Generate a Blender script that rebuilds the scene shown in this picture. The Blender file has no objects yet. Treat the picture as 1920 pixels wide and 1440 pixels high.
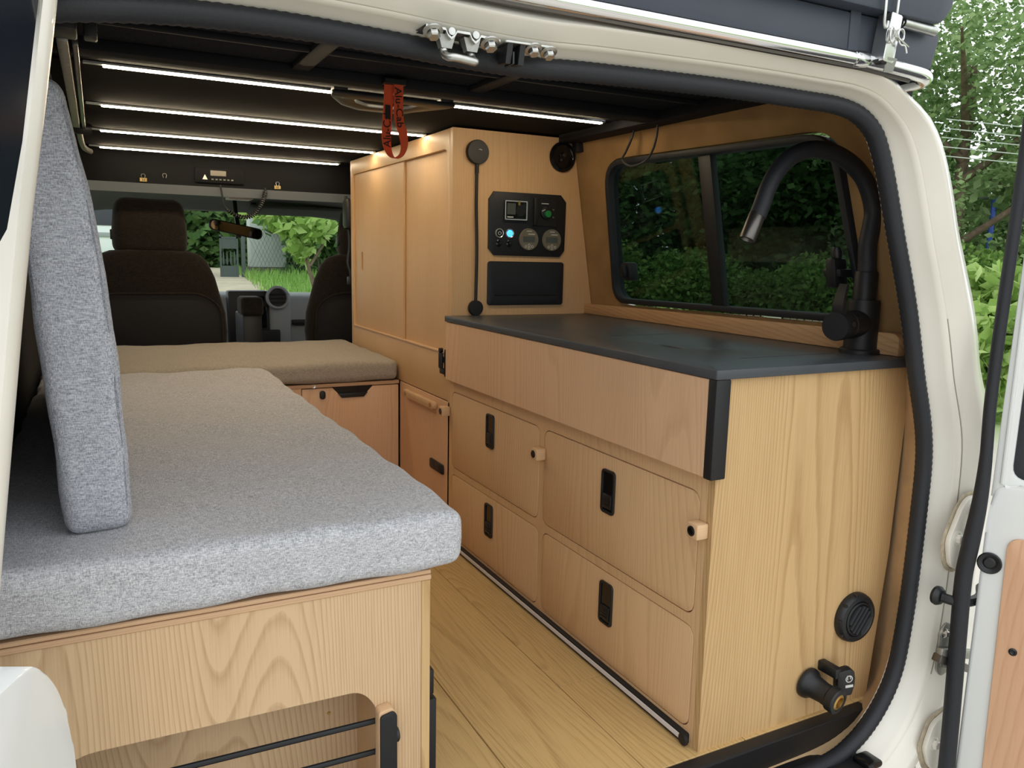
import bpy, bmesh, math, random
import numpy as np
from mathutils import Vector, Matrix
random.seed(7); RNG = np.random.default_rng(11)
SC = bpy.context.scene
COL = SC.collection

# ------------------------------------------------------------------ camera
# x = to the right across the vehicle, y = forward along it, z = up from the load floor
def make_camera():
    yw, pt, rl = math.radians(27.61), math.radians(-9.273), math.radians(1.279)
    f = Vector((math.sin(yw)*math.cos(pt), math.cos(yw)*math.cos(pt), math.sin(pt)))
    rt = Vector((math.cos(yw), -math.sin(yw), 0)); up = rt.cross(f)
    r2 = rt*math.cos(rl) + up*math.sin(rl); u2 = -rt*math.sin(rl) + up*math.cos(rl)
    m = Matrix(((r2.x, u2.x, -f.x, 0), (r2.y, u2.y, -f.y, 0), (r2.z, u2.z, -f.z, 1.0), (0, 0, 0, 1)))
    cd = bpy.data.cameras.new('camera'); cd.sensor_width = 36; cd.lens = 1481.2/1920*36
    cd.clip_start = 0.02; cd.clip_end = 400
    c = bpy.data.objects.new('camera', cd); COL.objects.link(c); c.matrix_world = m
    SC.camera = c
make_camera()

# ------------------------------------------------------------------ world: bright overcast sky
SKY = 1.0
EXPOSURE = 0.85
LED = 32.0
w = bpy.data.worlds.new('overcast_sky'); SC.world = w; w.use_nodes = True
bg = w.node_tree.nodes['Background']
bg.inputs[0].default_value = (0.93, 0.97, 1.0, 1); bg.inputs[1].default_value = SKY
SC.view_settings.view_transform = 'Standard'; SC.view_settings.look = 'None'
SC.view_settings.gamma = 1; SC.view_settings.use_curve_mapping = False
SC.view_settings.exposure = EXPOSURE
SC.cycles.max_bounces = 10; SC.cycles.transparent_max_bounces = 24
SC.cycles.use_denoising = True

# ------------------------------------------------------------------ helpers: materials
def lin(c):
    if isinstance(c, str): c = [int(c[i:i+2], 16)/255 for i in (0, 2, 4)]
    return tuple((v/12.92 if v <= .04045 else ((v+.055)/1.055)**2.4) for v in c) + (1,)
def nodes(name):
    m = bpy.data.materials.new(name); m.use_nodes = True
    nt = m.node_tree; b = nt.nodes['Principled BSDF']
    return m, nt, b
def N(nt, t, **k):
    n = nt.nodes.new(t)
    for a, v in k.items(): setattr(n, a, v)
    return n
def ln(nt, a, b): nt.links.new(a, b)
def mth(nt, op, a, b=None):
    n = N(nt, 'ShaderNodeMath', operation=op)
    for i, v in enumerate((a, b)):
        if v is None: continue
        if isinstance(v, (int, float)): n.inputs[i].default_value = v
        else: ln(nt, v, n.inputs[i])
    return n.outputs[0]
def ramp(nt, fac, stops):
    r = N(nt, 'ShaderNodeValToRGB'); e = r.color_ramp.elements
    while len(e) < len(stops): e.new(.5)
    for i, (p, c) in enumerate(stops):
        e[i].position = p; e[i].color = c if len(c) == 4 else c + (1,)
    ln(nt, fac, r.inputs[0]); return r.outputs[0]
def plain(name, col, rough=.5, metal=0, spec=.5, noise=0, nscale=30, bump=0, bscale=200, coat=0):
    m, nt, b = nodes(name); c = lin(col)
    b.inputs['Base Color'].default_value = c; b.inputs['Roughness'].default_value = rough
    b.inputs['Metallic'].default_value = metal; b.inputs['Specular IOR Level'].default_value = spec
    b.inputs['Coat Weight'].default_value = coat
    tc = N(nt, 'ShaderNodeTexCoord')
    if noise:
        n = N(nt, 'ShaderNodeTexNoise'); n.inputs['Scale'].default_value = nscale; n.inputs['Detail'].default_value = 4
        ln(nt, tc.outputs['Object'], n.inputs['Vector'])
        lo = tuple(v*(1-noise) for v in c[:3]); hi = tuple(min(1, v*(1+noise)) for v in c[:3])
        ln(nt, ramp(nt, n.outputs[0], [(.3, lo), (.7, hi)]), b.inputs['Base Color'])
    if bump:
        n2 = N(nt, 'ShaderNodeTexNoise'); n2.inputs['Scale'].default_value = bscale; n2.inputs['Detail'].default_value = 2
        ln(nt, tc.outputs['Object'], n2.inputs['Vector'])
        bp = N(nt, 'ShaderNodeBump'); bp.inputs['Strength'].default_value = bump; bp.inputs['Distance'].default_value = .003
        ln(nt, n2.outputs[0], bp.inputs['Height']); ln(nt, bp.outputs[0], b.inputs['Normal'])
    return m
def wood(name, axis, light, dark, freq=70, amp=11, nsc=3.2, stretch=.13, contrast=.75, rough=.45, fibre=.35):
    """oak veneer: growth rings bent into cathedral figures, plus fine fibres along the grain"""
    m, nt, b = nodes(name)
    tc = N(nt, 'ShaderNodeTexCoord'); sp = N(nt, 'ShaderNodeSeparateXYZ'); ln(nt, tc.outputs['Object'], sp.inputs[0])
    oi = N(nt, 'ShaderNodeObjectInfo')
    others = [a for a in 'XYZ' if a != axis]
    u = mth(nt, 'ADD', sp.outputs[others[0]], sp.outputs[others[1]]); g = sp.outputs[axis]
    rnd = mth(nt, 'MULTIPLY', oi.outputs['Random'], 40.0)
    cv = N(nt, 'ShaderNodeCombineXYZ'); ln(nt, u, cv.inputs[0]); ln(nt, mth(nt, 'MULTIPLY', g, stretch), cv.inputs[1]); ln(nt, rnd, cv.inputs[2])
    n1 = N(nt, 'ShaderNodeTexNoise'); n1.inputs['Scale'].default_value = nsc; n1.inputs['Detail'].default_value = .6; n1.inputs['Roughness'].default_value = .3
    ln(nt, cv.outputs[0], n1.inputs['Vector'])
    cw = N(nt, 'ShaderNodeCombineXYZ'); ln(nt, u, cw.inputs[0]); ln(nt, mth(nt, 'MULTIPLY', g, .3), cw.inputs[1]); ln(nt, rnd, cw.inputs[2])
    nw = N(nt, 'ShaderNodeTexNoise'); nw.inputs['Scale'].default_value = 26; nw.inputs['Detail'].default_value = 2
    ln(nt, cw.outputs[0], nw.inputs['Vector'])
    ph = mth(nt, 'ADD', mth(nt, 'ADD', mth(nt, 'MULTIPLY', u, freq), mth(nt, 'MULTIPLY', n1.outputs[0], amp)), mth(nt, 'MULTIPLY', nw.outputs[0], .4))
    fr = mth(nt, 'FRACT', ph)
    ring = ramp(nt, fr, [(0, (0, 0, 0)), (.62, (.35, .35, .35)), (.86, (1, 1, 1)), (.97, (.55, .55, .55)), (1, (0, 0, 0))])
    cf = N(nt, 'ShaderNodeCombineXYZ'); ln(nt, u, cf.inputs[0]); ln(nt, mth(nt, 'MULTIPLY', g, .022), cf.inputs[1]); ln(nt, rnd, cf.inputs[2])
    nf = N(nt, 'ShaderNodeTexNoise'); nf.inputs['Scale'].default_value = 420; nf.inputs['Detail'].default_value = 2
    ln(nt, cf.outputs[0], nf.inputs['Vector'])
    nl = N(nt, 'ShaderNodeTexNoise'); nl.inputs['Scale'].default_value = 5; ln(nt, cv.outputs[0], nl.inputs['Vector'])
    fac = mth(nt, 'ADD', mth(nt, 'MULTIPLY', ring, contrast*.6), mth(nt, 'MULTIPLY', mth(nt, 'SUBTRACT', nf.outputs[0], .5), fibre*2))
    fac = mth(nt, 'ADD', fac, mth(nt, 'MULTIPLY', mth(nt, 'SUBTRACT', nl.outputs[0], .5), .5))
    ln(nt, ramp(nt, fac, [(0, lin(light)), (1, lin(dark))]), b.inputs['Base Color'])
    b.inputs['Roughness'].default_value = rough; b.inputs['Specular IOR Level'].default_value = .35
    bp = N(nt, 'ShaderNodeBump'); bp.inputs['Strength'].default_value = .12; bp.inputs['Distance'].default_value = .002
    ln(nt, fac, bp.inputs['Height']); bp.invert = True; ln(nt, bp.outputs[0], b.inputs['Normal'])
    return m
def fabric(name, lo, hi, sc=520, bump=.5, rough=.95, big=.25):
    m, nt, b = nodes(name)
    tc = N(nt, 'ShaderNodeTexCoord')
    outs = []
    for k, s in enumerate(((1, .16, .35), (.16, 1, 1))):
        mp = N(nt, 'ShaderNodeMapping'); mp.inputs['Scale'].default_value = s; mp.inputs['Location'].default_value = (k*3, k, k*2)
        n = N(nt, 'ShaderNodeTexNoise'); n.inputs['Scale'].default_value = sc; n.inputs['Detail'].default_value = 2; n.inputs['Roughness'].default_value = .6
        ln(nt, tc.outputs['Object'], mp.inputs[0]); ln(nt, mp.outputs[0], n.inputs['Vector']); outs.append(n.outputs[0])
    nb = N(nt, 'ShaderNodeTexNoise'); nb.inputs['Scale'].default_value = 70; nb.inputs['Detail'].default_value = 3
    ln(nt, tc.outputs['Object'], nb.inputs['Vector'])
    fac = mth(nt, 'ADD', mth(nt, 'MULTIPLY', mth(nt, 'ADD', outs[0], outs[1]), .5), mth(nt, 'MULTIPLY', mth(nt, 'SUBTRACT', nb.outputs[0], .5), big))
    ln(nt, ramp(nt, fac, [(.36, lin(lo)), (.64, lin(hi))]), b.inputs['Base Color'])
    b.inputs['Roughness'].default_value = rough; b.inputs['Specular IOR Level'].default_value = .15
    b.inputs['Sheen Weight'].default_value = .15
    bp = N(nt, 'ShaderNodeBump'); bp.inputs['Strength'].default_value = bump; bp.inputs['Distance'].default_value = .002
    ln(nt, fac, bp.inputs['Height']); ln(nt, bp.outputs[0], b.inputs['Normal'])
    return m
def emit(name, col, s):
    m, nt, b = nodes(name); b.inputs['Base Color'].default_value = lin(col)
    b.inputs['Emission Color'].default_value = lin(col); b.inputs['Emission Strength'].default_value = s
    return m
def glass(name, tint, refl=.06):
    m = bpy.data.materials.new(name); m.use_nodes = True; nt = m.node_tree; nt.nodes.clear()
    o = N(nt, 'ShaderNodeOutputMaterial'); t = N(nt, 'ShaderNodeBsdfTransparent'); g = N(nt, 'ShaderNodeBsdfGlossy')
    t.inputs[0].default_value = tint + (1,); g.inputs['Roughness'].default_value = .02
    fz = N(nt, 'ShaderNodeFresnel'); fz.inputs[0].default_value = 1.45
    mx = N(nt, 'ShaderNodeMixShader'); ln(nt, mth(nt, 'MULTIPLY', fz.outputs[0], refl*16), mx.inputs[0])
    ln(nt, t.outputs[0], mx.inputs[1]); ln(nt, g.outputs[0], mx.inputs[2]); ln(nt, mx.outputs[0], o.inputs[0])
    return m
def leafmat(name, cols, transl=.35):
    m = bpy.data.materials.new(name); m.use_nodes = True; nt = m.node_tree; nt.nodes.clear()
    o = N(nt, 'ShaderNodeOutputMaterial'); ge = N(nt, 'ShaderNodeNewGeometry')
    c = ramp(nt, ge.outputs['Random Per Island'], [(i/(len(cols)-1), lin(x)) for i, x in enumerate(cols)])
    d = N(nt, 'ShaderNodeBsdfDiffuse'); t = N(nt, 'ShaderNodeBsdfTranslucent'); ln(nt, c, d.inputs[0]); ln(nt, c, t.inputs[0])
    mx = N(nt, 'ShaderNodeMixShader'); mx.inputs[0].default_value = transl
    ln(nt, d.outputs[0], mx.inputs[1]); ln(nt, t.outputs[0], mx.inputs[2]); ln(nt, mx.outputs[0], o.inputs[0])
    return m

M = {}
M['oak_gold'] = wood('oak_gold', 'Z', 'cba878', '957041', freq=85, amp=60, nsc=3.0, stretch=.10, contrast=.8, fibre=.3)
M['oak_end'] = wood('oak_bench_end', 'Z', 'cfb08a', '9a7550', freq=95, amp=58, nsc=4.0, stretch=.13, contrast=.8, fibre=.3)
M['oak_pink'] = wood('oak_front', 'Z', 'e0b893', 'b88a66', freq=80, amp=42, nsc=3.6, stretch=.12, contrast=.5, fibre=.3)
M['oak_drawer'] = wood('oak_drawer', 'Z', 'dab48a', 'b0875d', freq=80, amp=42, nsc=3.6, stretch=.10, contrast=.5, fibre=.3)
M['oak_tall'] = wood('oak_tall', 'Z', 'd2ac80', 'b0875a', freq=110, amp=30, nsc=3, stretch=.10, contrast=.35, fibre=.3)
M['oak_rail'] = wood('oak_rail', 'Y', 'c39a70', '9a6d46', freq=90, amp=40, nsc=4, stretch=.15, contrast=.8)
M['oak_trim'] = wood('oak_trim', 'X', 'caa582', 'a67d59', freq=180, amp=6, contrast=.5)
M['oak_floor'] = wood('oak_floor', 'Y', 'cfae77', '8f6c3a', freq=60, amp=50, nsc=3.6, stretch=.14, contrast=.6, fibre=.6, rough=.4)
M['oak_door'] = wood('oak_door_panel', 'Z', 'd8ac8a', 'b78666', freq=45, amp=34, nsc=3.4, stretch=.12, contrast=.6)
M['knob_wood'] = wood('knob_wood', 'X', 'd6b28a', 'b98f66', freq=200, amp=4, contrast=.4)
M['edge_wood'] = plain('veneer_edge', 'b98f63', .6)
M['grey_fabric'] = fabric('grey_fabric', '88888c', 'd6d5d8', sc=760, big=.08)
M['grey_fabric2'] = fabric('cushion_fabric', '797b83', 'cacbd2', sc=680, big=.08)
M['taupe_fabric'] = fabric('taupe_fabric', '8a8277', 'b5ab9d', sc=760, big=.08)
M['cushion_seam'] = fabric('cushion_seam', '5f6169', 'a9abb2', sc=680, big=.05)
M['seam'] = plain('seam_thread', '62646d', .9)
M['counter'] = plain('counter_laminate', '44474b', .36, spec=.4, noise=.08, nscale=14, bump=.06, bscale=900)
M['black'] = plain('black_plastic', '17181a', .45, bump=.05, bscale=400)
M['black_matt'] = plain('black_matt_metal', '1b1b1d', .5, spec=.4)
M['black_gloss'] = plain('black_gloss', '101113', .15)
M['header_black'] = plain('header_black', '0b0c0f', .85, spec=.2)
M['black_panel'] = plain('black_anodised_plate', '16181e', .5, noise=.08, nscale=40)
M['rubber'] = plain('rubber_seal', '23252a', .55, spec=.4, bump=.15, bscale=300)
M['body_white'] = plain('body_paint', 'e2ddd1', .28, spec=.5, noise=.035, nscale=6, coat=.3)
M['door_white'] = plain('door_paint', 'e0e1de', .22, spec=.5, coat=.4)
M['dirt'] = plain('brown_grime', 'b3a68e', .9, noise=.25, nscale=60)
M['scuff'] = plain('scuff_mark', '4a4640', .8)
M['seam_line'] = plain('body_sealer', '8f8a80', .6)
M['chrome'] = plain('chrome', 'e6e6e8', .12, metal=1)
M['zinc'] = plain('zinc_plated_steel', 'c2c2bd', .35, metal=1, noise=.1, nscale=60)
M['zinc_dull'] = plain('galvanised_steel', 'a3a39c', .5, metal=.8, noise=.15, nscale=80)
M['carpet'] = plain('charcoal_carpet', '26272b', .95, spec=.1, noise=.3, nscale=260, bump=.6, bscale=500)
M['slat'] = plain('dark_ceiling_board', '131211', .9, spec=.15, noise=.15, nscale=90)
M['beam'] = plain('dark_ceiling_frame', '15161a', .75, spec=.3)
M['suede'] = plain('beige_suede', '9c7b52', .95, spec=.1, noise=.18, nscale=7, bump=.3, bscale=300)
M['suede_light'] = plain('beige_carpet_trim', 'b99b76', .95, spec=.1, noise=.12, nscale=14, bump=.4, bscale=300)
M['alu'] = plain('aluminium', 'b9bcbf', .4, metal=.9)
M['alu_pale'] = plain('pale_angle', 'b4c2cc', .6)
M['diffuser'] = plain('led_diffuser_off', 'd9d4d6', .4)
M['led'] = emit('led_warm_white', 'ffe9c4', LED)
M['poptop'] = plain('poptop_shell', '3e434d', .5, spec=.35, noise=.04, nscale=20)
M['tinted'] = glass('tinted_glass', (.37, .43, .415), .018)
M['clear'] = glass('windscreen_glass', (.92, .955, .94), .03)
M['dark_glass'] = plain('dark_door_glass', '1d2128', .12, spec=.6)
M['seat'] = fabric('seat_cloth', '171413', '29241f', sc=300, big=.1)
M['seat_dark'] = plain('seat_map_pocket', '141419', .8, noise=.1, nscale=50)
M['dash'] = plain('dashboard_grey', '9a9ea1', .6, bump=.1, bscale=300)
M['dash_dark'] = plain('dashboard_black', '1b1d20', .5)
M['screen'] = plain('radio_screen', '4a4439', .15)
M['liner'] = plain('headliner_grey', '4e4e4d', .9, bump=.2, bscale=300)
M['mirror'] = plain('mirror_glass', 'b0aca4', .03, metal=1)
M['orange'] = plain('orange_webbing', 'd8532b', .85, bump=.3, bscale=700)
M['ink'] = plain('black_print', '1a1416', .8)
M['yellow'] = plain('yellow_tag', '9a8450', .7)
M['silver_ring'] = plain('silver_bezel', 'd7d9dc', .3, metal=.6)
M['blue_led'] = emit('blue_button_light', '2f8cff', 2.2)
M['green_knob'] = plain('green_knob', '1f7a3c', .4)
M['gauge'] = plain('gauge_face', '6b6659', .4)
M['gauge_lcd'] = plain('gauge_display', '4c4f4d', .25)
M['pale_ink'] = plain('pale_print', 'c9c9c4', .6)
M['brass'] = plain('brass', 'c7a765', .35, metal=1)
M['steel'] = plain('steel', 'cfcfcb', .3, metal=1)
M['gunmetal'] = plain('gunmetal', '6a6662', .35, metal=.9)
M['cable'] = plain('grey_cable', '2a2a2c', .6)

# ------------------------------------------------------------------ helpers: geometry
def B(): return bmesh.new()
def bx(bm, x0, x1, y0, y1, z0, z1, bev=0, seg=2):
    vs = [bm.verts.new(p) for p in ((x0,y0,z0),(x1,y0,z0),(x1,y1,z0),(x0,y1,z0),(x0,y0,z1),(x1,y0,z1),(x1,y1,z1),(x0,y1,z1))]
    fs = [bm.faces.new([vs[i] for i in q]) for q in ((0,3,2,1),(4,5,6,7),(0,1,5,4),(1,2,6,5),(2,3,7,6),(3,0,4,7))]
    if bev:
        es = list({e for f in fs for e in f.edges})
        bmesh.ops.bevel(bm, geom=es, offset=bev, segments=seg, affect='EDGES', profile=.5)
    return bm
def place(axis, a, b, h):
    return {'x': (h, a, b), 'y': (a, h, b), 'z': (a, b, h)}[axis]
def plate(bm, outer, axis, h0, h1, holes=(), bev=0):
    """a flat board: outline (in the plane across axis) with holes, from h0 to h1"""
    t = bmesh.new(); edges = []
    for loop in [outer] + list(holes):
        vs = [t.verts.new(place(axis, p[0], p[1], h0)) for p in loop]
        edges += [t.edges.new((vs[i], vs[(i+1) % len(vs)])) for i in range(len(vs))]
    if holes: bmesh.ops.triangle_fill(t, use_beauty=True, edges=edges, use_dissolve=False)
    else: t.faces.new(list(t.verts))
    r = bmesh.ops.extrude_face_region(t, geom=list(t.faces))
    d = Vector(place(axis, 0, 0, h1-h0))
    for v in [g for g in r['geom'] if isinstance(g, bmesh.types.BMVert)]: v.co += d
    if bev:
        ax = 'xyz'.index(axis); es = [e for e in t.edges if abs(e.verts[0].co[ax]-e.verts[1].co[ax]) < 1e-7 and len(e.link_faces) == 2 and e.calc_face_angle(0) > .8]
        bmesh.ops.bevel(t, geom=es, offset=bev, segments=2, affect='EDGES', profile=.5)
    bmesh.ops.recalc_face_normals(t, faces=list(t.faces))
    me = bpy.data.meshes.new('t'); t.to_mesh(me); t.free(); bm.from_mesh(me); bpy.data.meshes.remove(me)
    return bm
def rr(a0, a1, b0, b1, r, n=5):
    rs = r if isinstance(r, (list, tuple)) else (r,)*4      # corners: (a0,b0),(a1,b0),(a1,b1),(a0,b1)
    out = []
    for (cx, cy, s), q in zip(((a0, b0, 180), (a1, b0, 270), (a1, b1, 0), (a0, b1, 90)), rs):
        if q <= 0: out.append((cx, cy)); continue
        ox = cx + (q if cx == a0 else -q); oy = cy + (q if cy == b0 else -q)
        out += [(ox+q*math.cos(math.radians(s+90*i/n)), oy+q*math.sin(math.radians(s+90*i/n))) for i in range(n+1)]
    return out
def circ(cx, cy, r, n=24): return [(cx+r*math.cos(2*math.pi*i/n), cy+r*math.sin(2*math.pi*i/n)) for i in range(n)]
def catmull(pts, k=8, closed=False):
    P = [Vector(p) for p in pts]; n = len(P); out = []
    for i in range(n if closed else n-1):
        if closed: a, b, c, d = P[(i-1) % n], P[i], P[(i+1) % n], P[(i+2) % n]
        else: a, b, c, d = P[max(i-1, 0)], P[i], P[i+1], P[min(i+2, n-1)]
        for j in range(k):
            t = j/k
            out.append(.5*((2*b)+(-a+c)*t+(2*a-5*b+4*c-d)*t*t+(-a+3*b-3*c+d)*t**3))
    if not closed: out.append(P[-1])
    return out
def tube(bm, pts, r, seg=8, closed=False, cap=True):
    P = [Vector(p) for p in pts]; n = len(P); rings = []
    up = Vector((0, 0, 1)); prev = None
    for i in range(n):
        if closed: t = P[(i+1) % n]-P[i-1]
        else: t = P[min(i+1, n-1)]-P[max(i-1, 0)]
        t.normalize()
        if prev is None: a = t.orthogonal().normalized()
        else:
            a = prev - t*prev.dot(t)
            a = a.normalized() if a.length > 1e-6 else t.orthogonal().normalized()
        prev = a; b = t.cross(a); rad = r[i] if isinstance(r, (list, tuple)) else r
        rings.append([bm.verts.new(P[i]+(a*math.cos(2*math.pi*k/seg)+b*math.sin(2*math.pi*k/seg))*rad) for k in range(seg)])
    for i in range(n if closed else n-1):
        q, s = rings[i], rings[(i+1) % n]
        for k in range(seg): bm.faces.new((q[k], q[(k+1) % seg], s[(k+1) % seg], s[k]))
    if cap and not closed:
        bm.faces.new(rings[0][::-1]); bm.faces.new(rings[-1])
    return bm
def lathe(bm, prof, c, ax, seg=24):
    ax = Vector(ax).normalized(); a = ax.orthogonal().normalized(); b = ax.cross(a); c = Vector(c); rings = []
    for r, h in prof:
        if r < 1e-6: rings.append([bm.verts.new(c+ax*h)])
        else: rings.append([bm.verts.new(c+ax*h+(a*math.cos(2*math.pi*k/seg)+b*math.sin(2*math.pi*k/seg))*r) for k in range(seg)])
    for q, s in zip(rings, rings[1:]):
        for k in range(seg):
            k2 = (k+1) % seg
            if len(q) == 1 and len(s) == 1: continue
            if len(q) == 1: bm.faces.new((q[0], s[k2], s[k]))
            elif len(s) == 1: bm.faces.new((q[k], q[k2], s[0]))
            else: bm.faces.new((q[k], q[k2], s[k2], s[k]))
    return bm
def loft(bm, rows, closed=False):
    R = [[bm.verts.new(p) for p in row] for row in rows]
    for a, b in zip(R, R[1:]):
        n = len(a)
        for k in range(n if closed else n-1): bm.faces.new((a[k], a[(k+1) % n], b[(k+1) % n], b[k]))
    return bm
def slab(bm, size, r, cuts=(12, 12, 4), crown=0, wob=0, seed=0):
    """a soft upholstered block centred on the origin, edges rounded, faces a little full and uneven"""
    hx, hy, hz = [s/2 for s in size]; h = Vector((hx, hy, hz)); rs = np.random.default_rng(seed); ph = rs.random(6)*6.28
    t = bmesh.new()
    def grid(fix, sgn, na, nb):
        ia, ib = [i for i in range(3) if i != fix]
        def spaced(n, hh):
            inner = np.linspace(-(hh-r), hh-r, n); e = [hh-r*(1-math.sin(a)) for a in (.35, .75, 1.15, 1.5708)]
            return [-v for v in e[::-1]] + list(inner) + e
        A, Bb = spaced(na, h[ia]), spaced(nb, h[ib]); V = []
        for a in A:
            row = []
            for b in Bb:
                p = [0, 0, 0]; p[fix] = sgn*h[fix]; p[ia] = a; p[ib] = b; row.append(t.verts.new(p))
            V.append(row)
        for i in range(len(A)-1):
            for j in range(len(Bb)-1): t.faces.new((V[i][j], V[i+1][j], V[i+1][j+1], V[i][j+1]))
    for fix in range(3):
        o = [i for i in range(3) if i != fix]
        for s in (-1, 1): grid(fix, s, cuts[o[0]], cuts[o[1]])
    for v in t.verts:
        p = v.co.copy(); c = Vector([max(-(h[i]-r), min(h[i]-r, p[i])) for i in range(3)]); d = p-c
        m = max(abs(d.x), abs(d.y), abs(d.z))
        if d.length > 1e-9: v.co = c + d.normalized()*r
        q = v.co
        u, w_, z = q.x/hx, q.y/hy, q.z/hz
        f = (1-u*u)*(1-w_*w_)
        if crown: q.z += crown*f*(1 if q.z > 0 else 0)
        if wob:
            wv = math.sin(q.x*13+ph[0]+q.y*5)*math.sin(q.y*9+ph[1])+.6*math.sin(q.y*23+ph[2]+q.z*31)*math.sin(q.x*17+ph[3])+.5*math.sin(q.x*41+q.y*37+ph[4]+q.z*50)
            v.co = q + (q-c*0.999).normalized()*wob*wv if d.length > 1e-9 else q
    bmesh.ops.remove_doubles(t, verts=list(t.verts), dist=1e-5)
    bmesh.ops.recalc_face_normals(t, faces=list(t.faces))
    me = bpy.data.meshes.new('t'); t.to_mesh(me); t.free(); bm.from_mesh(me); bpy.data.meshes.remove(me)
    return bm
def xf(bm, m): bmesh.ops.transform(bm, matrix=m, verts=list(bm.verts)); return bm
def T(x, y, z): return Matrix.Translation((x, y, z))
def R(a, ax): return Matrix.Rotation(math.radians(a), 4, ax)
def text_bm(s, size, ext=.0008):
    cu = bpy.data.curves.new('t', 'FONT'); cu.body = s; cu.size = size; cu.extrude = ext; cu.align_x = 'CENTER'; cu.align_y = 'CENTER'; cu.resolution_u = 3
    o = bpy.data.objects.new('t', cu); COL.objects.link(o); bpy.context.view_layer.update()
    me = bpy.data.meshes.new_from_object(o.evaluated_get(bpy.context.evaluated_depsgraph_get()))
    bpy.data.objects.remove(o); bpy.data.curves.remove(cu)
    b = bmesh.new(); b.from_mesh(me); bpy.data.meshes.remove(me); return b

WPOS = {}
def wpos(o): return WPOS.get(o.name, Vector((0, 0, 0))) if o else Vector((0, 0, 0))
def link_mesh(name, me, mat, c, parent):
    o = bpy.data.objects.new(name, me); COL.objects.link(o)
    if mat: me.materials.append(M[mat] if isinstance(mat, str) else mat)
    if parent: o.parent = parent
    o.location = Vector(c) - wpos(parent); WPOS[o.name] = Vector(c)
    return o
def obj(name, bm, mat, parent=None, angle=35, label=None):
    bmesh.ops.recalc_face_normals(bm, faces=list(bm.faces)) if bm.faces else None
    co = [v.co for v in bm.verts]
    lo = Vector([min(p[i] for p in co) for i in range(3)]); hi = Vector([max(p[i] for p in co) for i in range(3)])
    c = (lo+hi)/2
    if parent is None: c.z = lo.z
    for v in bm.verts: v.co -= c
    me = bpy.data.meshes.new(name); bm.to_mesh(me); bm.free()
    me.polygons.foreach_set('use_smooth', [True]*len(me.polygons)); me.set_sharp_from_angle(angle=math.radians(angle))
    o = link_mesh(name, me, mat, c, parent)
    if label: o['label'] = label
    return o
def tag(o, label, cat, group=None):
    o['label'] = label; o['category'] = cat
    if group: o['group'] = group
    return o
def thing(name, label, cat, loc, group=None):
    o = bpy.data.objects.new(name, None); COL.objects.link(o); o.location = loc; WPOS[o.name] = Vector(loc)
    o.empty_display_size = .05
    return tag(o, label, cat, group)
def struct(o, label=None, cat=None):
    o['kind'] = 'structure'
    if label: o['label'] = label
    if cat: o['category'] = cat
    return o
def structE(name, loc, label=None, cat=None):
    o = bpy.data.objects.new(name, None); COL.objects.link(o); o.location = loc; WPOS[o.name] = Vector(loc); o.empty_display_size = .05
    return struct(o, label, cat)
def same(name, src, d, parent):
    """another copy of a part, sharing its mesh, moved by d in world space"""
    o = src.copy(); COL.objects.link(o); o.parent = parent
    c = wpos(src)+Vector(d); o.location = c-wpos(parent); WPOS[o.name] = c
    return o
def bolt(name, c, ax, r, parent, mat='zinc', washer=True):
    b = B()
    if washer: lathe(b, [(0, 0), (r*1.55, 0), (r*1.55, r*.25), (r*1.0, r*.4)], c, ax, 18)
    lathe(b, [(r, r*.1), (r, r*1.1), (r*.8, r*1.3), (0, r*1.3)], c, ax, 6)
    return obj(name, b, mat, parent)

# ================================================================== SETTING: vehicle shell
def rpoly(pts, r, n=5):
    """polygon with rounded corners"""
    out = []; P = [Vector(p) for p in pts]; k = len(P)
    rs = r if isinstance(r, (list, tuple)) else [r]*k
    for i in range(k):
        a, b, c = P[i-1], P[i], P[(i+1) % k]; q = rs[i]
        q = min(q, .45*(a-b).length, .45*(c-b).length)
        if q <= 0: out.append(tuple(b)); continue
        d1 = (a-b).normalized(); d2 = (c-b).normalized()
        p0 = b+d1*q; p1 = b+d2*q
        for j in range(n+1):
            t = j/n; v = p0*(1-t)**2+b*2*t*(1-t)+p1*t*t; out.append(tuple(v))
    return out
SEAL = [(-.13,1.15),(-.11,1.205),(-.07,1.243),(-.025,1.257),(.08,1.27),(.2,1.275),(.334,1.273),(.455,1.268),(.56,1.267),(.663,1.272),(.866,1.278),(1.0,1.28),(1.103,1.28),
        (1.19,1.279),(1.25,1.268),(1.293,1.243),(1.318,1.21),(1.345,1.155),(1.39,1.046),(1.425,.965),(1.455,.888),(1.492,.776),(1.524,.69),(1.541,.63),(1.549,.57),(1.550,.48),
        (1.547,.299),(1.538,.175),(1.527,.11),(1.504,.056),(1.465,.005),(1.413,-.035),(1.34,-.06),(1.2,-.068),(.9,-.07),(.4,-.07),(0,-.068),(-.1,-.04),(-.17,.04),(-.2,.2),(-.2,.5),(-.19,.7),(-.16,.95)]
YS = 1.05
def path2d(pts, step, closed):
    c = catmull([(p[0], 0, p[1]) for p in pts], 14, closed); out = [c[0]]; acc = 0
    seq = c + ([c[0]] if closed else [])
    for a, b in zip(seq, seq[1:]):
        d = (b-a).length
        while acc + d >= step:
            t = (step-acc)/d; a = a+(b-a)*t; out.append(a.copy()); d = (b-a).length; acc = 0
        acc += d
    return out
def normals2d(P, closed):
    n = len(P); out = []
    for i in range(n):
        t = (P[(i+1) % n]-P[i-1]) if closed else (P[min(i+1, n-1)]-P[max(i-1, 0)])
        t.normalize(); out.append(Vector((-t.z, 0, t.x)))        # outward for a clockwise path seen from the rear
    return out
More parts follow.
